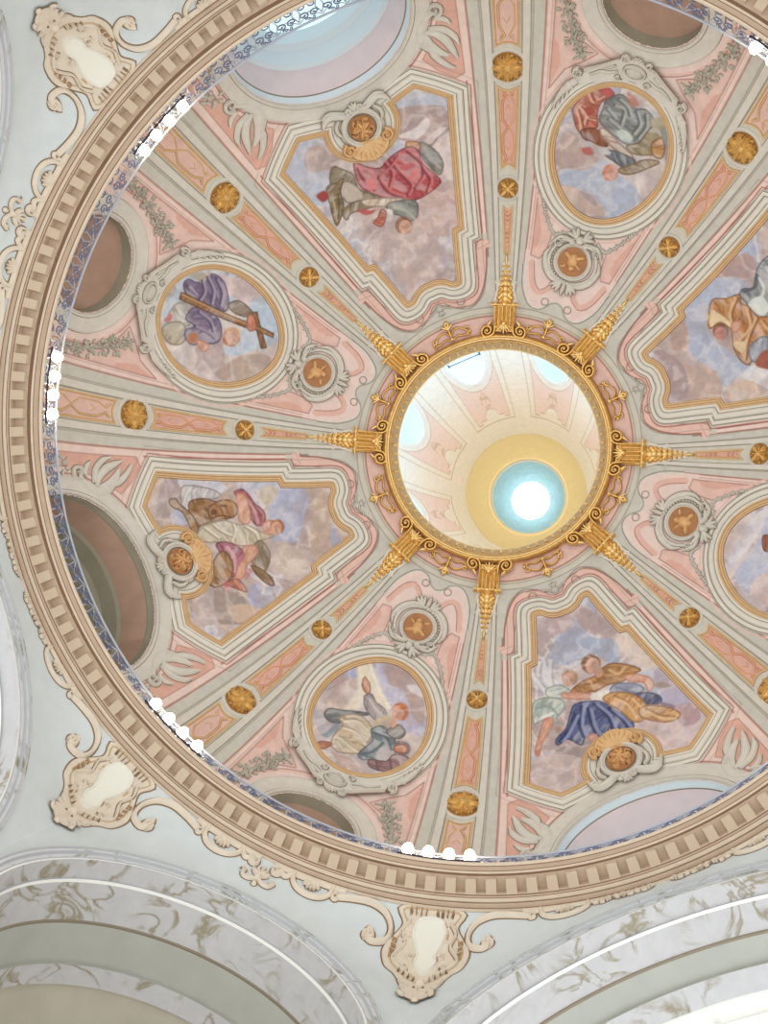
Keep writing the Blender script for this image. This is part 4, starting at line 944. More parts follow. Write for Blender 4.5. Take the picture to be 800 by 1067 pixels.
# ---------------------------------------------------------------- pendentive ornament below the cornice
PBN = {3: 'right', 42: 'lower right', 93: 'bottom', 132: 'lower left', 183: 'left', 222: 'upper left', 273: 'top', 312: 'upper right'}
def pend(rb):
    root = empty('pendentive_cartouche', pmap(rb, -1.0), 'beige cartouche with mirror-shaped field and mask drop, %s pendentive' % PBN[rb], 'cartouche', 'beige cartouches on the pendentives'); M = WM(rb)
    r = Relief(.022); P = [(-.46, .03), (-.4, .22), (-.5, .42), (-.6, .66), (-.52, .92), (-.38, 1.0), (-.26, 1.12), (0, 1.16), (.26, 1.12), (.38, 1.0), (.52, .92), (.6, .66), (.5, .42), (.4, .22), (.46, .03)]
    r.slab(crom(P, 4, True), .03); r.ribbon(crom([(x*.84, .08 + (y - .05)*.9) for x, y in P], 4, True), .03, .045, 1, True, smooth=False); r.build('cartouche_body', M, [BEIGE, mat('beige_inner_line', (198, 174, 142), .8)], BEIGED, root)
    r = Relief(.032, .03); F = crom([(0, .16), (.17, .2), (.23, .34), (.17, .5), (.12, .62), (.14, .74), (.08, .84), (0, .87), (-.08, .84), (-.14, .74), (-.12, .62), (-.17, .5), (-.23, .34), (-.17, .2)], 4, True)
    r.ribbon(F, .05, .07, 0, True, smooth=False); r.slab(F, .045, 1, 0); r.build('mirror_field', M, [CREAM, mat('mirror_field', (232, 230, 216), .7)], mat('ochre_shade_line', (196, 158, 112), .8), root)
    r = Relief(.014, .03); q = mat('beige_hatch', (166, 134, 98), .8)
    for sg in (1, -1):
        r.ribbon([(sg*.3, .2), (sg*.38, .34), (sg*.32, .5), (sg*.4, .66), (sg*.44, .8), (sg*.3, .92), (sg*.14, .98)], .035, .055, 0)
        for k in range(4): r.quad(sg*(.43 + .0*k), .5 + k*.09, sg*.5, .49 + k*.09, .016, .05, 1)
        for k in range(4): r.quad(sg*(.1 + k*.07), 1.0 - .02*k, sg*(.11 + k*.07), 1.08 - .03*k, .016, .05, 1)
        for k in range(4): r.quad(sg*(.08 + k*.08), .06, sg*(.09 + k*.07), .13, .016, .05, 1)
        r.spiral(sg*.2, .66, .06, 1.2, 0, sg, .035, .06); r.spiral(sg*.26, .86, .05, 1.2, 0, sg, .03, .06)
    r.build('inner_scroll', M, [BEIGE, q], BEIGED, root)
    for sg in (1, -1):
        r = Relief(.022); r.spiral(sg*.86, .54, .085, 1.3, -pi/2, -sg, .075, .06, 0, lead=[(sg*1.35, .14), (sg*1.1, .12), (sg*.8, .12), (sg*.6, .24), (sg*.56, .42), (sg*.66, .56), (sg*.8, .60)] if 0 else [(sg*1.45, .16), (sg*1.2, .1), (sg*.92, .08), (sg*.68, .16), (sg*.56, .32), (sg*.58, .5), (sg*.70, .6), (sg*.82, .62)], w1=.5)
        r.leaf(sg*.88, .56, pi/2, .09, .06, .07); r.build('side_scroll', M, [BEIGE], BEIGED, root)
    r = Relief(.02); r.slab([(-.3, 1.13), (-.16, 1.2), (.16, 1.2), (.3, 1.13), (.26, 1.22), (.13, 1.27), (-.13, 1.27), (-.26, 1.22)], .06)
    r.base = .03; r.bump(0, 1.19, .075, .06, .1); r.slab(crom([(-.13, 1.24), (-.16, 1.36), (-.2, 1.5), (-.13, 1.6), (0, 1.66), (.13, 1.6), (.2, 1.5), (.16, 1.36), (.13, 1.24)], 3, True), .045)
    for a in np.linspace(-1.1, 1.1, 5): r.leaf(0, 1.38, pi/2 + a, .24, .08, .05)
    r.bump(-.06, 1.34, .025, .02, .07, mi=1); r.bump(.06, 1.34, .025, .02, .07, mi=1); r.leaf(0, 1.32, pi/2, .12, .04, .07)
    for sg in (1, -1): r.spiral(sg*.18, 1.56, .05, 1.2, 0, sg, .035, .06); r.leaf(sg*.12, 1.3, .5 if sg > 0 else pi - .5, .14, .05, .05)
    r.bump(0, 1.68, .045, .045, .05); r.build('mask_drop', M, [BEIGE, BEIGED], BEIGED, root); reg(root)
def fringe(rb, sg, wide, lab):
    H = HW if wide else HN; M = WM(rb, ZTOP, 1, sg); L = radians(H)*7.75; r = Relief(.02)
    x1 = 1.45; e = L - .12
    r.ribbon([(x1 - .1, .02), (x1 + .1, .05), (L*.62, .03), (L*.8, .04), (e, .02)], .09, .03)
    r.spiral(x1 + .02, .17, .06, 1.2, -pi/2, 1, .05, .05)
    # half-oval pocket with leaves
    c = 1.45 + (.52 if wide else .42); w = .36 if wide else .32
    r.ribbon([(c - w, .03), (c - w*.92, .16), (c - w*.55, .27), (c, .31), (c + w*.55, .27), (c + w*.92, .16), (c + w, .03)], .07, .05)
    for k, a in enumerate(np.linspace(-.9, .9, 5)): r.leaf(c, .05, pi/2 + a, .17, .055, .05, 1)
    r.bump(c, .1, .06, .05, .06, 0, 1)
    if not wide:
        r.ribbon([(c + w, .05), (c + w + .1, .16), (c + w + .2, .13), (c + w + .26, .22)], .06, .05); r.spiral(e - .06, .14, .085, 1.4, pi, -1, .05, .06)
    else:
        for k in range(9):
            x = c + w + .1 + k*(e - c - w)/9.5; r.spiral(x, .10 + .02*(k % 2), .055, 1, k, 1, .03, .05); r.leaf(x, .05, pi/2 + .4*(k % 3 - 1), .13, .045, .05, 1)
    return tag(r.build('scroll_fringe', M, [BEIGE, ORANGED if 0 else BEIGE], BEIGED), lab, 'fringe', 'beige scroll fringes below the cornice')
for i, rb in enumerate(RIBS):
    pend(rb); nxt_wide = i % 2 == 1      # ribs 42,132,.. have the wide bay clockwise (larger angle)
    wide_side = 1 if i % 2 == 1 else -1
    # bay between 3 and 42 is narrow (22.5)
    for sg, wd in ((1, 'clockwise'), (-1, 'anticlockwise')):
        fringe(rb, sg, sg == wide_side, 'beige scroll fringe under the cornice, %s of the %s cartouche' % (wd, PBN[rb]))
for az in NARROW:
    M = WM(az); r = Relief(.016)
    for a in np.linspace(-1.0, 1.0, 5): r.leaf(0, .38, pi/2 + a + pi, .17, .07, .05)
    for sg in (1, -1): r.ribbon([(0, .42), (sg*.1, .5), (sg*.2, .5), (sg*.25, .42)], .05, .05); r.spiral(sg*.24, .40, .045, 1.1, 0, -sg, .035, .05)
    r.bump(0, .2, .035, .035, .05); r.bump(0, .55, .04, .04, .05); r.bump(0, .4, .05, .06, .07)
    tag(r.build('palmette_drop', M, [BEIGE], BEIGED), 'small beige palmette under the cornice above the %s arch' % AN[az], 'palmette', 'beige palmettes above the arches')
# ---------------------------------------------------------------- the painted scenes: pigment on fine plaster, with their frames
GP = [(-.30, .006, 1), (-.285, .022, 2), (-.27, .03, 0), (-.215, .045, 1), (-.20, .04, 2), (-.185, .036, 1), (-.16, .05, 0), (-.09, .066, 1), (-.07, .05, 2), (-.058, .046, 0), (-.015, .052, 0), (0, .03, 2)]
GF = [(-.012, .02, 1), (-.008, .056, 0), (.022, .06, 1), (.034, .05, 0), (.07, .05, 1), (.082, .044, 0), (.108, .04, 1), (.118, .008, 1)]
SH = {'sky': (188, 196, 214), 'cl': (214, 198, 196), 'cd': (178, 156, 152), 'cw': (230, 222, 220)}
class Fresco(Canvas):
    """painting in pixels of a zoomed view (origin o, scale sc) that are carried to angles on the dome"""
    def __init__(s, azc, outline, seed, o, sc, step=.13, sky=(186, 194, 214), warm=(206, 184, 178), dark=(176, 154, 152)):
        s.azc = azc; s.o = o; s.sc = sc; s.out = outline
        a0, a1 = outline[:, 0].min(), outline[:, 0].max(); s0, s1 = outline[:, 1].min(), outline[:, 1].max()
        s.aa, s.ss = grid_as(a0, a1, int((a1 - a0)/step), s0, s1, int((s1 - s0)/step)); A = np.c_[s.aa.ravel(), s.ss.ravel()]
        super().__init__(A, lin(sky)); s.fig = np.zeros(len(A)); x, y = s.x, s.y; k = np.arange(len(x))
        n1 = fbm(x*1.1, y*1.1, 5, seed); n2 = fbm(x*2.2 + 5, y*2.2, 5, seed + 3); n3 = fbm(x*9, y*9, 4, seed + 6)
        s.mix(k, lin(warm), np.clip((n1 - .42)*9, 0, 1)*.95); s.mix(k, lin(dark), np.clip((n2 - .54)*9, 0, 1)*.75*(n1 > .38))
        s.mix(k, lin((232, 222, 218)), np.clip(1 - np.abs(n1 - .44)*28, 0, 1)*.85); s.c *= (1 + (n3 - .5)[:, None]*.22)
    def px(s, P): return T(s.azc, P, s.o, s.sc)
    def f(s, P, col, var=.10, smooth=3, sd=1, alpha=1, soft=.035, edge=None, sc=8):
        Q = crom(P, smooth, True) if smooth else np.array(P, float); A = np.array(s.px(Q)); X = toxy(A)
        before = s.c.copy() if edge is not None else None
        Fresco.fillw(s, X, lin(col), var, sc, sd, alpha, soft)
        if edge is not None:                   # brushed folds inside a figure, in the darker tone of the same cloth
            k = np.where(np.abs(s.c - before).sum(1) > 1e-4)[0]; th = .6 + 1.9*((sd*0.37 + len(P)*.61 + P[0][0]*.013) % 1); x, y = s.x[k], s.y[k]
            u = x*cos(th) + y*sin(th); v = -x*sin(th) + y*cos(th); n = fbm(u*9 + .8*np.sin(v*5), v*2.6, 3, sd + 2); rd = np.clip(1 - np.abs(n - .5)*9, 0, 1); lt = np.clip((fbm(u*7 + 4, v*2.2, 3, sd + 5) - .5)*6, 0, 1)
            s.mix(k, lin(edge), rd*.7); s.fig[k] = 1; s.c[k] = s.c[k] + (1 - s.c[k])*(lt*.24)[:, None]
        if edge is not None: s.line(X, .030, lin(edge), True, .85, raw=True, soft=.02)
    def fillw(s, X, col, var, sc, sd, alpha, soft):
        s.fill(X, col, var=var, alpha=alpha, sc=sc, sd=sd, soft=soft, raw=True, warp=.03)
    def l(s, P, w, col, alpha=.85, smooth=4, soft=.03):
        Q = crom(P, smooth) if smooth and len(P) > 2 else np.array(P, float); s.line(toxy(np.array(s.px(Q))), w, lin(col), False, alpha, raw=True, soft=soft)
    def folds(s, region, lines, dark, light, w=.05):
        for i, P in enumerate(lines):
            s.l(P, w, dark, .75); s.l([(x + 9, y + 6) for x, y in P], w*.8, light, .6)
    def head(s, x, y, r, hair, face=(222, 170, 142), look=(0, 0), hx=(0, 0)):
        t = np.linspace(0, 2*pi, 12, endpoint=False)
        s.f([(x + hx[0] + r*1.12*cos(a), y + hx[1] + r*1.15*sin(a)) for a in t], hair, .2, 2)
        s.f([(x + r*.82*cos(a), y + r*.95*sin(a)) for a in t], face, .08, 2, soft=.02)
        s.f([(x + r*(.30 + .5*cos(a)), y + r*(.12 + .7*sin(a))) for a in t], tuple(v*.86 for v in face), .1, 2, soft=.05, alpha=.7)
        dx, dy = look; n = max(hypot(dx, dy), 1e-6); dx, dy = dx/n, dy/n; ex, ey = -dy, dx
        for sg in (1, -1): s.l([(x + r*(.1*dx + sg*.36*ex - .12*ex), y + r*(.1*dy + sg*.36*ey)), (x + r*(.1*dx + sg*.2*ex), y + r*(.1*dy + sg*.2*ey))], .022, (150, 100, 80), .55, 0)
        s.l([(x - r*.02*dx, y), (x - r*.35*dx, y - r*.35*dy)], .018, (190, 126, 104), .5, 0)
        s.l([(x - r*.5*dx + .14*r*ex, y - r*.5*dy + .14*r*ey), (x - r*.5*dx - .14*r*ex, y - r*.5*dy - .14*r*ey)], .022, (182, 106, 94), .5, 0)
    def finish(s, root):
        x = s.x + .25*fbm(s.x*2, s.y*2, 3, 5); y = s.y + .25*fbm(s.x*2 + 7, s.y*2, 3, 9); k = np.arange(len(x)); bk = (1 - s.fig)
        b1 = fbm(x*2.4, y*2.4, 5, 31); s.mix(k, lin((172, 152, 150)), np.clip((b1 - .52)*7, 0, 1)*.38*bk); s.mix(k, lin((236, 228, 226)), np.clip(1 - np.abs(b1 - .46)*11, 0, 1)*.38*bk)
        n = fbm(s.x*15, s.y*15, 3, 17); m = fbm(s.x*5 + 3, s.y*5, 4, 29); s.c *= (1 + (n - .5)*.2)[:, None]; s.c *= 1 + (m - .5)[:, None]*np.array([.22, .1, -.02])
        g0 = s.c.mean(1, keepdims=True); s.c = g0 + (s.c - g0)*.92
        g = Geo(); g.grid(dmap(s.aa + s.azc, s.ss, .012)); F = g.q[0]; X = np.c_[s.x, s.y]
        ins = inpoly(s.x, s.y, offs_xy(s.out, .03)); keep = ins[F].any(1); F = F[keep]; g.m[0] = g.m[0][keep]
        used = np.unique(F); remap = np.zeros(len(s.x), int); remap[used] = np.arange(len(used)); g.q[0] = remap[F]
        g.v[0] = g.v[0][used]; g.build('painted_scene', [VC], root, cols=np.clip(s.c[used], 0, 1))
def offs_xy(A, d): X = toxy(dens(A, 1.0, True)); return X + normals2(X, True)*d
def frame(root, azc, outline):
    g = Geo(); sweep(g, azc, outline, GP, True, .08); g.build('stucco_frame', [CREAM, STONE, LINE], root)
    g = Geo(); sweep(g, azc, outline, GF, True, .08); g.build('gilt_frame', [GOLDP, OCHRE], root)
SKIN = (222, 172, 146); SKD = (196, 134, 110)
# ---- red-robed figure over a winged beast (top left bay), seen upside down
z = (320, 110); k = 5.0
F = Fresco(247.5, CART, 11, z, k, sky=(192, 198, 214))
F.f([(430, 60), (500, 10), (700, 0), (740, 90), (690, 150), (600, 180), (470, 175)], (186, 164, 160), .14, sd=3)
F.f([(470, 160), (560, 120), (620, 60), (640, 100), (580, 170)], (226, 216, 216), .06, sd=5)
F.f([(600, 200), (740, 110), (760, 380), (700, 440), (640, 400)], (222, 206, 204), .1, sd=4)
F.f([(580, 500), (700, 400), (780, 420), (780, 640), (640, 680), (560, 600)], (206, 178, 172), .14, sd=6)
F.f([(0, 220), (130, 210), (230, 280), (130, 330), (0, 340)], (190, 170, 166), .14, sd=7)
F.f([(120, 300), (240, 280), (260, 330), (180, 340)], (222, 212, 210), .08)
F.f([(600, 210), (650, 190), (745, 105), (750, 130), (690, 165), (640, 215)], (150, 132, 138), .1)
F.f([(585, 190), (640, 210), (690, 260), (708, 310), (690, 360), (650, 330), (600, 270)], (150, 150, 142), .16, edge=(112, 110, 104))
F.l([(610, 220), (650, 280), (690, 320)], .05, (186, 184, 172)); F.l([(600, 250), (640, 300), (660, 330)], .04, (112, 112, 106))
F.f([(515, 190), (580, 190), (585, 225), (530, 240)], (206, 160, 120), .1, edge=(150, 100, 70))
RED, RD, RL = (190, 82, 88), (136, 46, 56), (218, 132, 134)
F.f([(245, 295), (300, 315), (380, 325), (430, 270), (520, 215), (580, 235), (600, 300), (690, 380), (685, 410), (640, 450), (560, 490), (430, 480), (370, 470), (280, 425), (250, 350)], RED, .16, sd=2, edge=RD)
for P in ([(400, 300), (440, 360), (420, 440)], [(430, 290), (480, 350), (540, 420), (520, 470)], [(520, 240), (590, 300), (600, 370), (560, 430)], [(600, 330), (640, 390), (620, 450)], [(260, 330), (290, 380), (350, 440)], [(370, 380), (420, 450), (500, 480)], [(470, 260), (430, 320), (370, 370)]): F.l(P, .06, RD, .8); F.l([(x + 12, y - 8) for x, y in P], .05, RL, .65)
F.f([(540, 340), (580, 330), (590, 370), (560, 400), (535, 380)], RL, .08); F.f([(300, 390), (350, 380), (370, 430), (320, 430)], RL, .1)
F.f([(520, 340), (480, 320), (560, 300)], (206, 104, 108), .1)
F.f([(130, 320), (180, 330), (240, 360), (260, 420), (300, 450), (370, 470), (380, 500), (280, 520), (200, 500), (180, 440), (120, 400)], (156, 144, 124), .22, edge=(110, 98, 80))
F.f([(190, 400), (250, 420), (290, 480), (230, 500), (180, 460)], (196, 184, 172), .12)
F.f([(100, 430), (150, 400), (190, 380), (170, 440), (190, 520), (160, 620), (140, 600), (120, 520)], (148, 128, 96), .26, edge=(104, 86, 60))
F.l([(130, 470), (145, 540), (155, 600)], .04, (196, 178, 140)); F.l([(160, 460), (165, 530), (160, 590)], .035, (100, 84, 60))
F.f([(45, 470), (90, 440), (110, 480), (80, 505)], (168, 70, 66), .12)
F.f([(180, 550), (250, 500), (330, 490), (400, 500), (300, 540), (230, 560), (205, 595)], (150, 134, 104), .2, edge=(104, 88, 66))
F.f([(260, 540), (330, 545), (380, 530), (330, 565), (290, 570)], (190, 96, 90), .1)
F.f([(290, 490), (430, 480), (530, 490), (500, 520), (380, 525), (300, 520)], (214, 196, 176), .1, edge=(150, 128, 110))
F.f([(420, 510), (540, 490), (575, 520), (570, 580), (530, 600), (480, 570), (430, 560)], (146, 150, 142), .16, edge=(104, 104, 98))
F.l([(450, 530), (520, 550), (560, 590)], .05, (188, 190, 178)); F.f([(410, 540), (445, 545), (440, 600), (415, 590)], (226, 222, 214), .05)
F.f([(385, 540), (410, 555), (405, 600), (385, 630), (345, 610), (370, 580)], (204, 120, 96), .14, edge=(150, 74, 60))
F.head(510, 632, 40, (150, 100, 66), look=(-.2, -1), hx=(-8, -10))
root = at_dome('ceiling_painting', 247.5, 40, 'gilt-framed ceiling painting of a red-robed figure upside down over a winged beast', 'painting', 'large notched ceiling paintings'); F.finish(root); frame(root, 247.5, CART)
# ---- man in pink and white with a brown bull (left bay)
z = (160, 490); k = 5.714
F = Fresco(157.5, CART, 23, z, k, sky=(188, 192, 212), warm=(212, 192, 182))
F.f([(760, 60), (860, 40), (940, 60), (900, 260), (860, 420), (780, 420), (700, 420), (680, 260), (720, 130)], (182, 188, 214), .08, sd=2)
F.f([(900, 60), (1060, 40), (1200, 200), (1240, 330), (1100, 480), (960, 520), (920, 420), (960, 260)], (204, 180, 160), .12, sd=3)
F.f([(1060, 320), (1120, 420), (1160, 400), (1140, 500), (1060, 460)], (176, 182, 210), .1)
F.f([(60, 50), (150, 60), (190, 150), (130, 230), (60, 290), (20, 210)], (186, 168, 164), .12); F.f([(150, 50), (330, 50), (440, 110), (300, 160), (180, 120)], (208, 210, 222), .1)
F.f([(640, 100), (740, 110), (700, 200), (640, 190)], (206, 190, 170), .1); F.f([(740, 450), (860, 460), (900, 560), (800, 640), (720, 560)], (216, 198, 182), .1)
F.f([(560, 700), (640, 680), (620, 830), (580, 850)], (176, 180, 210), .12); F.f([(240, 720), (350, 700), (360, 900), (240, 900)], (200, 182, 178), .14)
F.f([(450, 700), (540, 760), (560, 900), (460, 920), (380, 900), (360, 720)], (172, 154, 146), .16); F.f([(440, 820), (560, 800), (640, 860), (500, 910)], (216, 188, 166), .1)
F.f([(160, 120), (200, 90), (330, 110), (390, 140), (370, 170), (250, 180), (220, 240), (170, 220)], (206, 202, 204), .1, edge=(150, 140, 140))
BR, BD, BL = (168, 126, 84), (108, 74, 46), (206, 168, 122)
F.f([(210, 190), (300, 170), (380, 190), (450, 180), (480, 230), (470, 280), (380, 300), (280, 330), (250, 370), (225, 350), (215, 270)], BR, .22, edge=BD)
F.f([(330, 220), (400, 180), (470, 185), (500, 240), (470, 280), (400, 270), (340, 290), (325, 250)], (182, 134, 88), .18, edge=BD)
F.f([(340, 240), (370, 235), (375, 262), (345, 265)], (126, 84, 58), .1); F.l([(400, 210), (430, 215)], .05, BD); F.l([(400, 150), (420, 190), (470, 200), (450, 150)], .04, (196, 160, 116)); F.l([(215, 260), (240, 320), (250, 370)], .05, BD)
F.f([(90, 180), (130, 170), (150, 200), (230, 270), (265, 350), (240, 385), (215, 340), (170, 250), (110, 220)], (176, 138, 96), .16, edge=BD)
F.f([(480, 130), (530, 115), (580, 170), (600, 200), (650, 240), (665, 290), (640, 330), (600, 320), (570, 270), (540, 200), (500, 160)], (188, 112, 116), .18, edge=(130, 66, 76))
F.l([(560, 180), (600, 240), (620, 310)], .06, (220, 164, 164)); F.l([(590, 200), (640, 270)], .04, (140, 70, 80))
F.f([(490, 150), (530, 140), (560, 190), (575, 280), (560, 320), (510, 300), (500, 220)], SKIN, .12, edge=SKD)
F.f([(300, 330), (420, 300), (480, 320), (560, 330), (640, 370), (720, 390), (640, 420), (610, 450), (520, 450), (400, 430), (330, 430), (250, 410)], (214, 202, 180), .12, edge=(158, 142, 118))
for P in ([(350, 330), (400, 370), (470, 400)], [(470, 330), (480, 370), (460, 430)], [(540, 340), (600, 380), (620, 430)], [(300, 350), (380, 410)]): F.l(P, .045, (170, 156, 130)); F.l([(x + 8, y - 8) for x, y in P], .04, (236, 230, 214))
F.f([(600, 440), (640, 420), (690, 490), (680, 570), (640, 610), (590, 560), (580, 480)], (164, 146, 124), .16, edge=(118, 98, 76)); F.f([(580, 570), (640, 590), (700, 640), (715, 685), (680, 680), (620, 630)], (150, 118, 84), .16, edge=BD)
F.f([(370, 440), (440, 430), (520, 470), (540, 540), (500, 600), (470, 640), (440, 590), (400, 500)], (184, 120, 134), .2, edge=(128, 66, 86)); F.l([(440, 460), (480, 520), (480, 600)], .07, (220, 176, 182)); F.l([(400, 450), (450, 530)], .05, (130, 66, 90))
F.f([(560, 590), (590, 600), (560, 650), (530, 640)], (206, 142, 148), .1)
F.f([(380, 500), (430, 490), (470, 560), (460, 640), (400, 690), (340, 690), (330, 620)], (178, 136, 92), .18, edge=BD)
F.f([(530, 460), (600, 450), (615, 500), (560, 560), (530, 640), (490, 650), (500, 580), (540, 520)], SKIN, .1, edge=SKD); F.f([(440, 660), (500, 650), (545, 700), (550, 725), (500, 710), (450, 690)], (206, 140, 116), .12, edge=(140, 80, 66)); F.f([(425, 660), (450, 680), (445, 725), (420, 700)], (206, 110, 116), .1)
F.f([(650, 320), (700, 300), (740, 330), (700, 380), (660, 370)], SKIN, .1, edge=SKD); F.head(728, 345, 40, (176, 116, 70), look=(-1, .2), hx=(8, -8))
root = at_dome('ceiling_painting', 157.5, 40, 'gilt-framed ceiling painting of a man in pink and white beside a brown bull', 'painting', 'large notched ceiling paintings'); F.finish(root); frame(root, 157.5, CART)
# ---- blue and ochre robed figure with an angel (lower right bay)
z = (545, 660); k = 4.444
F = Fresco(67.5, CART, 37, z, k, sky=(190, 196, 214), warm=(216, 200, 198))
F.f([(120, 130), (150, 30), (240, -30), (330, 20), (420, 30), (450, 110), (420, 160), (330, 90), (260, 100), (200, 150)], (172, 182, 206), .08, sd=4)
F.f([(30, -50), (200, -90), (250, -120), (220, -20), (130, 20), (60, 80)], (196, 176, 178), .12); F.f([(240, -140), (320, -100), (420, -20), (330, 10), (260, -40)], (186, 168, 170), .12); F.f([(430, 0), (540, 20), (620, 150), (560, 160), (470, 100)], (222, 206, 196), .08)
F.f([(600, 160), (700, 240), (790, 330), (700, 360), (620, 250)], (192, 184, 206), .1); F.f([(500, 420), (700, 400), (790, 430), (780, 530), (640, 570), (520, 500)], (220, 200, 200), .12, sd=5); F.f([(690, 340), (800, 330), (820, 400), (740, 430)], (190, 160, 166), .1)
F.f([(150, 540), (300, 500), (340, 540), (250, 640), (150, 620)], (170, 152, 152), .16); F.f([(30, 600), (170, 560), (300, 600), (300, 720), (120, 750), (30, 700)], (204, 184, 180), .14)
for P in ([(70, 190), (80, 140), (110, 230)], [(75, 230), (50, 200), (100, 260)], [(95, 120), (110, 180), (125, 240)], [(130, 130), (125, 190), (135, 250)], [(45, 190), (90, 250), (110, 280)]): F.l(P, .10, (226, 224, 228)); F.l([(x + 10, y) for x, y in P], .025, (150, 148, 158))
F.f([(110, 260), (170, 240), (220, 270), (215, 300), (150, 300), (110, 290)], (210, 216, 208), .1, edge=(150, 160, 156))
F.f([(45, 330), (100, 300), (180, 310), (190, 350), (150, 400), (180, 420), (100, 400), (50, 420)], (196, 206, 198), .16, edge=(136, 150, 142)); F.l([(60, 350), (120, 340), (160, 380)], .05, (148, 162, 152)); F.l([(90, 390), (140, 370)], .05, (232, 236, 228))
F.f([(100, 400), (140, 400), (120, 460), (90, 500), (75, 560), (55, 550), (75, 470)], SKIN, .1, edge=SKD); F.f([(50, 545), (80, 545), (78, 570), (55, 572)], SKD, .1)
F.f([(370, 160), (420, 140), (500, 150), (545, 170), (520, 185), (470, 220), (440, 230), (390, 240), (330, 270), (240, 275), (225, 265), (280, 220), (330, 200)], (192, 142, 88), .2, edge=(132, 88, 48))
F.l([(400, 170), (440, 190), (470, 160)], .06, (226, 186, 134)); F.l([(280, 240), (330, 230), (370, 200)], .06, (150, 102, 60)); F.l([(310, 220), (330, 260)], .04, (222, 180, 130))
F.f([(470, 200), (530, 190), (590, 210), (605, 240), (580, 270), (560, 230), (500, 225)], SKIN, .1, edge=SKD); F.f([(600, 240), (640, 225), (690, 245), (650, 255)], (170, 152, 146), .1)
F.f([(400, 270), (430, 235), (520, 235), (560, 260), (520, 280), (420, 290)], (150, 156, 178), .12, edge=(106, 110, 134))
F.f([(180, 280), (240, 275), (320, 285), (320, 305), (250, 305), (190, 300)], SKIN, .1, edge=SKD); F.f([(320, 280), (400, 265), (380, 300), (320, 310)], (232, 228, 220), .05)
BU, BUD, BUL = (96, 106, 152), (52, 58, 98), (156, 166, 202)
F.f([(240, 330), (310, 315), (370, 320), (430, 360), (500, 400), (510, 440), (460, 460), (380, 490), (340, 500), (290, 480), (270, 520), (210, 490), (160, 520), (155, 490), (200, 440), (220, 370)], BU, .18, sd=3, edge=BUD)
for P in ([(270, 340), (260, 420), (280, 480)], [(330, 330), (390, 380), (420, 450)], [(240, 380), (200, 460), (170, 500)], [(400, 350), (460, 400), (490, 440)], [(300, 350), (320, 430), (350, 480)]): F.l(P, .07, BUD); F.l([(x + 16, y + 2) for x, y in P], .06, BUL, .7)
F.f([(520, 285), (580, 275), (630, 290), (640, 320), (590, 340), (560, 310)], (104, 108, 140), .14, edge=(70, 72, 102)); F.f([(630, 320), (690, 330), (710, 350), (650, 345)], (150, 132, 150), .1)
OC, OD, OL = (214, 164, 104), (158, 106, 58), (240, 208, 162)
F.f([(370, 300), (420, 275), (500, 280), (550, 310), (570, 340), (560, 400), (510, 410), (450, 360), (400, 330)], OC, .14, edge=OD); F.f([(540, 350), (600, 335), (690, 350), (730, 380), (680, 410), (600, 405), (545, 385)], (222, 180, 130), .12, edge=OD)
for P in ([(420, 290), (480, 320), (520, 380)], [(500, 290), (540, 330)], [(570, 350), (630, 380), (700, 385)]): F.l(P, .05, OD, .6); F.l([(x + 6, y + 12) for x, y in P], .05, OL, .7)
F.f([(300, 480), (340, 470), (352, 520), (330, 545), (295, 535), (320, 510)], SKIN, .1, edge=SKD); F.f([(150, 440), (170, 435), (175, 455), (155, 460)], SKD, .1)
F.head(212, 215, 34, (180, 138, 96), look=(0, 1), hx=(4, -8)); F.head(322, 152, 40, (142, 98, 66), look=(-.1, 1), hx=(-8, -8)); F.f([(330, 175), (360, 165), (370, 190), (345, 205)], (206, 156, 130), .1)
root = at_dome('ceiling_painting', 67.5, 40, 'gilt-framed ceiling painting of a blue and ochre robed figure beside a white-winged angel', 'painting', 'large notched ceiling paintings'); F.finish(root); frame(root, 67.5, CART)
# ---- ochre and grey robed figure (right bay, cut by the picture edge)
z = (700, 260); k = 6.67
F = Fresco(337.5, CART, 41, z, k, sky=(182, 192, 212), warm=(206, 186, 180))
F.f([(100, 400), (200, 230), (400, 190), (540, 240), (520, 330), (300, 350), (240, 520), (330, 660), (560, 800), (480, 860), (360, 960), (300, 840), (140, 740), (110, 560)], (180, 190, 212), .07, sd=2)
F.f([(300, 190), (420, 60), (520, 20), (590, 100), (540, 200), (400, 180)], (188, 160, 158), .12); F.f([(0, 520), (80, 500), (120, 660), (60, 700), (0, 680)], (194, 166, 152), .12); F.f([(0, 730), (120, 800), (300, 850), (350, 960), (300, 1060), (60, 1040)], (208, 182, 168), .12, sd=5)
F.f([(-120, 700), (60, 780), (120, 950), (60, 1050), (-150, 1000)], (178, 156, 158), .12); F.f([(370, 980), (480, 900), (600, 930), (680, 1040), (420, 1060)], (212, 188, 172), .1); F.f([(480, 880), (580, 800), (700, 860), (700, 980), (580, 920)], (226, 222, 226), .08)
F.f([(580, 200), (600, 120), (680, 40), (800, 60), (860, 300), (700, 470), (560, 430), (520, 370), (470, 320), (500, 270), (560, 270)], (156, 162, 166), .16, edge=(96, 100, 108)); F.l([(610, 200), (640, 280), (600, 400)], .06, (222, 226, 224)); F.l([(590, 180), (580, 260), (500, 290)], .07, (92, 96, 106)); F.l([(660, 120), (700, 240)], .06, (206, 210, 210)); F.f([(530, 370), (620, 320), (680, 400), (640, 460), (570, 430)], (220, 226, 222), .08)
F.f([(280, 350), (380, 340), (470, 310), (480, 370), (540, 400), (600, 470), (720, 480), (800, 700), (600, 720), (540, 800), (480, 770), (430, 680), (420, 600), (400, 540), (320, 520), (260, 550), (255, 470)], (200, 142, 86), .2, sd=4, edge=(138, 86, 46))
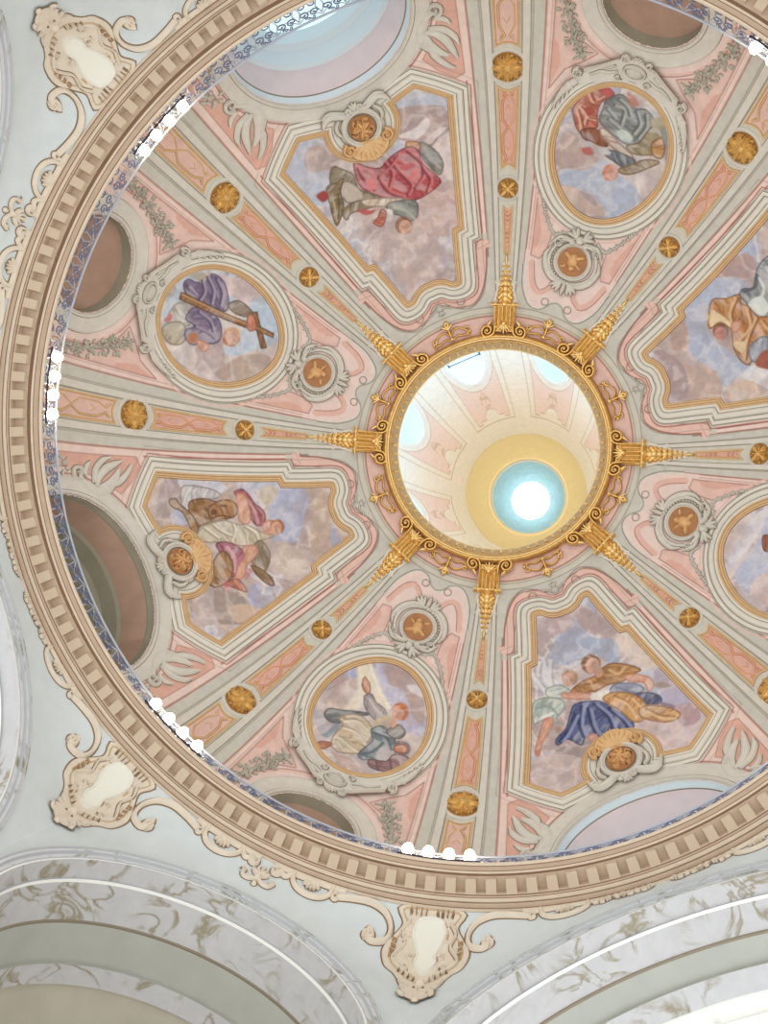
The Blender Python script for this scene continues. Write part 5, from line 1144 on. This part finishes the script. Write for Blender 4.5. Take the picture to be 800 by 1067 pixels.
for P in ([(460, 340), (420, 440), (440, 540)], [(540, 420), (560, 540), (480, 640)], [(600, 480), (540, 620), (520, 760)], [(640, 500), (720, 600)]): F.l(P, .06, (140, 84, 44)); F.l([(x - 16, y) for x, y in P], .06, (232, 194, 142), .7)
F.f([(280, 420), (320, 440), (400, 500), (400, 540), (330, 500), (280, 540), (260, 500)], (232, 206, 164), .1); F.f([(430, 650), (510, 640), (500, 710), (460, 700)], (228, 206, 164), .08)
F.f([(540, 680), (620, 610), (680, 620), (680, 700), (600, 780), (550, 760)], (166, 172, 184), .12, edge=(110, 114, 126)); F.f([(640, 700), (800, 680), (800, 820), (660, 830), (580, 800)], (170, 96, 78), .14)
F.f([(420, 510), (480, 500), (470, 550), (430, 575)], SKIN, .1, edge=SKD); F.f([(240, 430), (255, 500), (270, 470)], (216, 180, 130), .05); F.head(340, 585, 50, (130, 88, 62), (214, 140, 126), look=(0, -1), hx=(0, -20))
root = at_dome('ceiling_painting', 337.5, 40, 'gilt-framed ceiling painting of an ochre and grey robed figure cut by the right edge', 'painting', 'large notched ceiling paintings'); F.finish(root); frame(root, 337.5, CART)
# ---- oval with a large wooden cross (upper left)
z = (150, 270); k = 5.333
F = Fresco(202.5, OVAL, 51, z, k, sky=(190, 206, 222), warm=(218, 204, 200))
F.f([(600, 230), (680, 220), (750, 380), (740, 460), (640, 500), (560, 520), (480, 540), (440, 500), (540, 400), (560, 300)], (186, 204, 222), .06)
F.f([(390, 640), (480, 570), (560, 530), (680, 530), (700, 590), (600, 650), (500, 690)], (194, 172, 158), .14); F.f([(270, 600), (290, 490), (410, 480), (430, 580), (340, 620)], (200, 182, 182), .1); F.f([(130, 470), (280, 490), (270, 610), (190, 570)], (222, 214, 210), .08); F.f([(400, 90), (560, 120), (620, 180), (560, 240), (460, 180)], (218, 200, 200), .1)
PU, PD, PL = (138, 122, 148), (92, 76, 108), (184, 170, 190)
F.f([(150, 280), (200, 240), (290, 260), (300, 320), (240, 370), (130, 350)], (206, 202, 196), .1, edge=(150, 140, 136)); F.f([(95, 390), (150, 350), (220, 360), (230, 440), (190, 475), (130, 460)], (196, 186, 168), .14, edge=(140, 128, 108))
F.f([(220, 130), (250, 110), (300, 130), (370, 80), (430, 110), (455, 160), (470, 250), (440, 290), (330, 240), (260, 210), (225, 180)], PU, .2, edge=PD); F.f([(250, 90), (330, 70), (370, 75), (330, 130), (300, 120)], (186, 176, 162), .12)
F.f([(270, 270), (340, 280), (410, 330), (430, 400), (410, 460), (330, 470), (250, 470), (225, 400), (280, 370), (230, 330)], PU, .2, sd=4, edge=PD)
for P in ([(320, 120), (330, 180), (300, 230)], [(400, 110), (430, 180), (420, 250)], [(300, 290), (360, 340), (380, 400)], [(280, 370), (340, 400), (390, 440)], [(350, 100), (380, 170), (370, 240)], [(240, 150), (280, 190)]): F.l(P, .06, PD); F.l([(x + 12, y + 4) for x, y in P], .05, PL, .7)
F.f([(470, 250), (520, 230), (570, 260), (600, 300), (560, 320), (490, 290)], (160, 142, 126), .14, edge=(112, 94, 78))
F.f([(205, 185), (225, 190), (400, 280), (590, 360), (580, 385), (380, 305), (195, 220)], (168, 120, 76), .1, 0, edge=(104, 70, 42)); F.l([(210, 195), (400, 285), (580, 365)], .03, (212, 170, 122), .8, 0)
F.f([(605, 295), (625, 295), (680, 490), (650, 495)], (160, 114, 74), .1, 0, edge=(104, 70, 42)); F.f([(600, 355), (720, 415), (715, 435), (600, 385)], (168, 120, 78), .1, 0, edge=(104, 70, 42))
F.f([(580, 310), (610, 320), (620, 380), (590, 400), (570, 370)], (216, 142, 112), .12, edge=(160, 90, 66)); F.f([(240, 440), (260, 410), (300, 420), (290, 460), (250, 470)], (190, 130, 92), .16); F.f([(290, 450), (350, 470), (355, 500), (320, 512)], SKIN, .1, edge=SKD); F.f([(110, 330), (150, 300), (150, 340), (120, 350)], (206, 130, 126), .1)
F.head(488, 432, 46, (188, 128, 84), (228, 176, 146), look=(-.6, -.8), hx=(-6, 0)); F.l([(440, 390), (490, 385), (530, 400)], .05, (214, 176, 130))
root = at_dome('ceiling_painting', 202.5, 45.6, 'oval ceiling painting of a violet-robed figure holding a large wooden cross', 'painting', 'oval ceiling paintings'); F.finish(root); frame(root, 202.5, OVAL)
# ---- oval with grey-robed figure and red putti (upper right)
z = (575, 80); k = 6.154
F = Fresco(292.5, OVAL, 63, z, k, sky=(178, 188, 206), warm=(206, 190, 184))
F.f([(50, 600), (130, 580), (320, 520), (450, 640), (530, 700), (560, 800), (400, 890), (290, 780), (180, 720), (60, 690)], (178, 188, 208), .07); F.f([(70, 350), (150, 360), (200, 460), (300, 520), (230, 590), (100, 590), (60, 520)], (190, 168, 162), .14); F.f([(60, 700), (180, 720), (280, 790), (340, 890), (200, 860), (100, 800)], (208, 186, 172), .1); F.f([(180, 730), (260, 760), (290, 830), (230, 790)], (176, 160, 168), .1)
F.f([(540, 620), (640, 580), (720, 520), (700, 660), (590, 780), (540, 700)], (218, 206, 204), .1); F.f([(400, 60), (500, 90), (640, 200), (700, 220), (640, 100), (520, 60)], (228, 216, 204), .08)
F.f([(140, 190), (220, 100), (330, 60), (400, 100), (380, 140), (320, 160), (290, 230), (290, 320), (230, 330), (200, 370), (160, 330), (135, 240)], (196, 118, 96), .3, sd=3, edge=(140, 70, 58))
for P in ([(180, 190), (220, 240), (210, 300)], [(240, 110), (270, 160), (340, 130)], [(230, 260), (280, 270)], [(160, 210), (180, 280), (190, 340)]): F.l(P, .06, (232, 186, 158)); F.l([(x + 14, y) for x, y in P], .04, (142, 66, 56))
F.f([(300, 70), (380, 70), (400, 110), (350, 130)], (188, 92, 92), .12); F.f([(210, 200), (260, 190), (280, 230), (230, 250)], (172, 84, 68), .12)
F.f([(190, 340), (270, 330), (330, 380), (360, 440), (310, 440), (250, 410), (200, 390)], (158, 98, 66), .24, edge=(110, 60, 40)); F.f([(190, 460), (250, 450), (270, 495), (210, 495)], (190, 92, 80), .14)
GR, GD, GL = (146, 150, 148), (98, 102, 102), (196, 200, 194)
F.f([(350, 150), (430, 110), (490, 140), (530, 200), (600, 210), (650, 260), (640, 330), (580, 380), (560, 420), (480, 430), (420, 390), (370, 350), (305, 280), (330, 200)], GR, .14, sd=4, edge=GD)
for P in ([(400, 180), (460, 210), (440, 300)], [(430, 140), (480, 190), (500, 250)], [(360, 270), (430, 330), (480, 400)], [(540, 220), (560, 300), (520, 360)], [(600, 240), (600, 320), (550, 390)], [(350, 200), (400, 260)]): F.l(P, .06, GD); F.l([(x + 14, y + 4) for x, y in P], .05, GL, .7)
F.f([(420, 350), (470, 340), (520, 390), (500, 420), (440, 400)], (206, 216, 208), .08); F.f([(480, 100), (530, 130), (560, 180), (510, 190)], (186, 128, 110), .12)
F.f([(480, 440), (560, 420), (640, 320), (720, 310), (740, 400), (700, 480), (620, 500), (520, 490)], (172, 158, 130), .18, edge=(120, 106, 82)); F.f([(640, 430), (700, 390), (725, 460), (700, 520), (650, 500)], (204, 152, 92), .14, edge=(140, 96, 54)); F.f([(700, 340), (745, 330), (745, 460), (715, 400)], (150, 156, 156), .1); F.f([(640, 270), (720, 260), (730, 310), (650, 320)], (186, 178, 152), .1)
F.f([(310, 330), (350, 340), (450, 440), (520, 510), (470, 520), (380, 440), (320, 380)], (214, 200, 186), .14, edge=(160, 120, 104)); F.f([(340, 470), (420, 480), (530, 530), (520, 560), (460, 580), (400, 540), (340, 500)], (126, 130, 138), .16, edge=(84, 86, 96)); F.f([(430, 590), (520, 560), (600, 530), (690, 545), (640, 575), (520, 620), (450, 620)], (168, 148, 118), .16, edge=(116, 96, 70)); F.f([(280, 470), (340, 460), (380, 490), (340, 500)], (206, 206, 210), .06)
F.head(382, 612, 48, (204, 116, 78), (220, 150, 124), look=(0, -1), hx=(-6, 0))
root = at_dome('ceiling_painting', 292.5, 45.6, 'oval ceiling painting of a grey-robed figure with red-clad children above blue sky', 'painting', 'oval ceiling paintings'); F.finish(root); frame(root, 292.5, OVAL)
# ---- oval with woman raising her hand into a beam of light (bottom)
z = (315, 680); k = 5.714
F = Fresco(112.5, OVAL, 79, z, k, sky=(194, 192, 214), warm=(214, 198, 192))
F.f([(430, 60), (500, 60), (620, 200), (740, 400), (700, 500), (600, 460), (520, 320), (460, 200)], (196, 192, 216), .06); F.f([(250, 110), (320, 80), (340, 180), (300, 180)], (176, 180, 212), .08); F.f([(490, 80), (600, 90), (680, 170), (730, 280), (720, 420), (660, 380), (600, 230), (520, 190)], (192, 170, 166), .14); F.f([(620, 190), (700, 210), (720, 270), (640, 230)], (222, 214, 216), .08)
F.f([(170, 230), (300, 150), (330, 200), (280, 330), (130, 330)], (206, 186, 178), .12)
F.f([(325, 70), (410, 60), (520, 330), (480, 360), (360, 300), (340, 340), (240, 350), (330, 220)], (236, 226, 204), .04, 0, soft=.08); F.l([(400, 70), (470, 250), (520, 330)], .05, (248, 242, 224), .8)
F.f([(130, 370), (160, 335), (240, 345), (380, 360), (380, 375), (250, 380), (220, 420), (160, 410)], (120, 124, 126), .12, edge=(82, 86, 92)); F.f([(70, 340), (130, 390), (140, 460), (110, 490), (70, 420)], (196, 188, 196), .1); F.f([(110, 490), (150, 470), (200, 420), (220, 460), (160, 510)], (146, 158, 170), .12)
CR, CD, CL = (214, 194, 166), (160, 136, 108), (238, 226, 204)
F.f([(215, 390), (280, 370), (350, 380), (410, 440), (410, 500), (370, 560), (350, 600), (250, 600), (190, 580), (170, 540), (190, 490), (240, 430)], CR, .12, edge=CD)
for P in ([(250, 400), (320, 400), (380, 450)], [(220, 500), (290, 560), (340, 590)], [(240, 440), (320, 470), (370, 540)], [(200, 520), (240, 570)]): F.l(P, .05, CD, .7); F.l([(x + 6, y + 12) for x, y in P], .05, CL, .8)
F.f([(75, 550), (110, 530), (170, 540), (160, 560), (110, 575)], (206, 146, 116), .1, edge=(150, 94, 70))
F.f([(370, 260), (410, 250), (440, 300), (490, 340), (500, 390), (450, 410), (400, 370), (370, 320)], (180, 168, 168), .14, edge=(126, 112, 112)); F.l([(400, 280), (430, 330), (480, 380)], .05, (216, 206, 204)); F.f([(440, 400), (520, 370), (540, 420), (500, 460), (420, 440)], (210, 190, 160), .1)
F.f([(355, 190), (370, 145), (385, 165), (400, 190), (402, 240), (380, 240), (360, 215)], (220, 160, 128), .1, edge=(160, 104, 76))
F.f([(410, 460), (480, 440), (550, 520), (550, 620), (500, 650), (430, 640), (360, 640), (330, 610), (380, 560), (420, 520)], (140, 150, 156), .16, sd=5, edge=(92, 100, 108)); F.f([(430, 620), (480, 560), (540, 560), (540, 640), (480, 660)], (196, 190, 192), .1); F.l([(420, 480), (500, 510), (530, 580)], .06, (98, 106, 112)); F.l([(350, 610), (420, 590), (480, 540)], .06, (98, 110, 118)); F.l([(440, 470), (520, 500)], .04, (190, 198, 200))
F.f([(500, 470), (570, 430), (610, 470), (590, 510), (540, 510)], (150, 144, 138), .14, edge=(104, 98, 94)); F.f([(560, 530), (620, 540), (645, 580), (620, 610), (560, 600)], (120, 112, 118), .12); F.f([(550, 560), (600, 550), (625, 580), (600, 600), (550, 590)], (208, 140, 112), .1, edge=(150, 84, 64))
F.f([(400, 640), (500, 650), (540, 610), (620, 620), (630, 660), (560, 700), (480, 710), (400, 680)], (162, 128, 132), .22, edge=(112, 80, 84)); F.l([(440, 650), (450, 700)], .05, (114, 82, 88)); F.l([(520, 640), (530, 700)], .05, (114, 82, 88)); F.l([(580, 630), (590, 680)], .05, (206, 180, 178))
F.f([(160, 600), (260, 620), (340, 680), (400, 750), (280, 740), (180, 680)], (200, 176, 168), .14); F.f([(90, 580), (170, 600), (200, 650), (150, 650)], (224, 212, 208), .08)
F.f([(510, 420), (545, 390), (560, 420), (540, 450)], SKIN, .08); F.head(568, 360, 46, (206, 130, 76), (226, 168, 140), look=(.2, -.6), hx=(16, -8)); F.l([(590, 330), (620, 360), (600, 400)], .06, (190, 108, 60))
root = at_dome('ceiling_painting', 112.5, 45.6, 'oval ceiling painting of a woman raising one hand into a beam of light', 'painting', 'oval ceiling paintings'); F.finish(root); frame(root, 112.5, OVAL)
# ---- oval cut by the right edge
z = (720, 500); k = 6.67
F = Fresco(22.5, OVAL, 87, z, k, sky=(196, 200, 220), warm=(222, 208, 206))
F.f([(300, 660), (380, 560), (480, 400), (534, 330), (700, 420), (640, 640), (430, 720), (400, 800)], (190, 196, 218), .06); F.f([(260, 560), (330, 380), (480, 220), (540, 210), (440, 420), (330, 560)], (222, 218, 224), .06)
F.f([(500, 400), (520, 385), (560, 400), (570, 460), (530, 500), (500, 470)], (176, 112, 84), .12, edge=(120, 70, 50)); F.f([(560, 380), (760, 400), (800, 640), (640, 720), (560, 560)], (176, 140, 128), .18); F.f([(420, 740), (500, 650), (600, 700), (560, 860), (460, 840)], (222, 198, 196), .1)
root = at_dome('ceiling_painting', 22.5, 45.6, 'oval ceiling painting of pale sky and cloud, half cut off by the right edge', 'painting', 'oval ceiling paintings'); F.finish(root); frame(root, 22.5, OVAL)
# ---------------------------------------------------------------- light and camera
W = bpy.data.worlds.new('World'); scene.world = W; W.use_nodes = True
W.node_tree.nodes['Background'].inputs['Color'].default_value = (1.0, .993, .985, 1); W.node_tree.nodes['Background'].inputs['Strength'].default_value = 1.42
for k in range(8):                             # added fill lights, unseen behind the gilt ring, to brighten the lantern
    a = radians(k*45 + 22.5); l = bpy.data.lights.new('lantern_fill', 'AREA'); l.shape = 'RECTANGLE'; l.size = .35; l.size_y = 1.5; l.energy = 17; l.spread = radians(75); l.color = (1, .97, .92)
    o = bpy.data.objects.new('lantern_fill', l); o.location = (2.45*cos(a), 2.45*sin(a), 7.06); o.rotation_euler = (pi, 0, 0); o.rotation_euler = Matrix.Rotation(a, 3, 'Z').to_4x4().to_euler(); COL.objects.link(o)
    o.rotation_euler = (Matrix.Rotation(a, 4, 'Z') @ Matrix.Rotation(pi, 4, 'Y')).to_euler()
cam = bpy.data.cameras.new('camera'); co = bpy.data.objects.new('camera', cam); COL.objects.link(co)
cam.sensor_fit = 'VERTICAL'; cam.sensor_height = 36; cam.sensor_width = 27; cam.lens = FPX/1067*36; cam.clip_end = 200
M = Matrix(((CAMR[0][0], -CAMR[1][0], -CAMR[2][0]), (CAMR[0][1], -CAMR[1][1], -CAMR[2][1]), (CAMR[0][2], -CAMR[1][2], -CAMR[2][2])))
co.matrix_world = Matrix.Translation(CAMC.tolist()) @ M.to_4x4(); scene.camera = co
scene.view_settings.view_transform = 'Standard'; scene.view_settings.look = 'None'; scene.view_settings.gamma = 1; scene.view_settings.use_curve_mapping = False
scene.view_settings.exposure = 0.0
scene.cycles.max_bounces = 12; scene.cycles.diffuse_bounces = 8
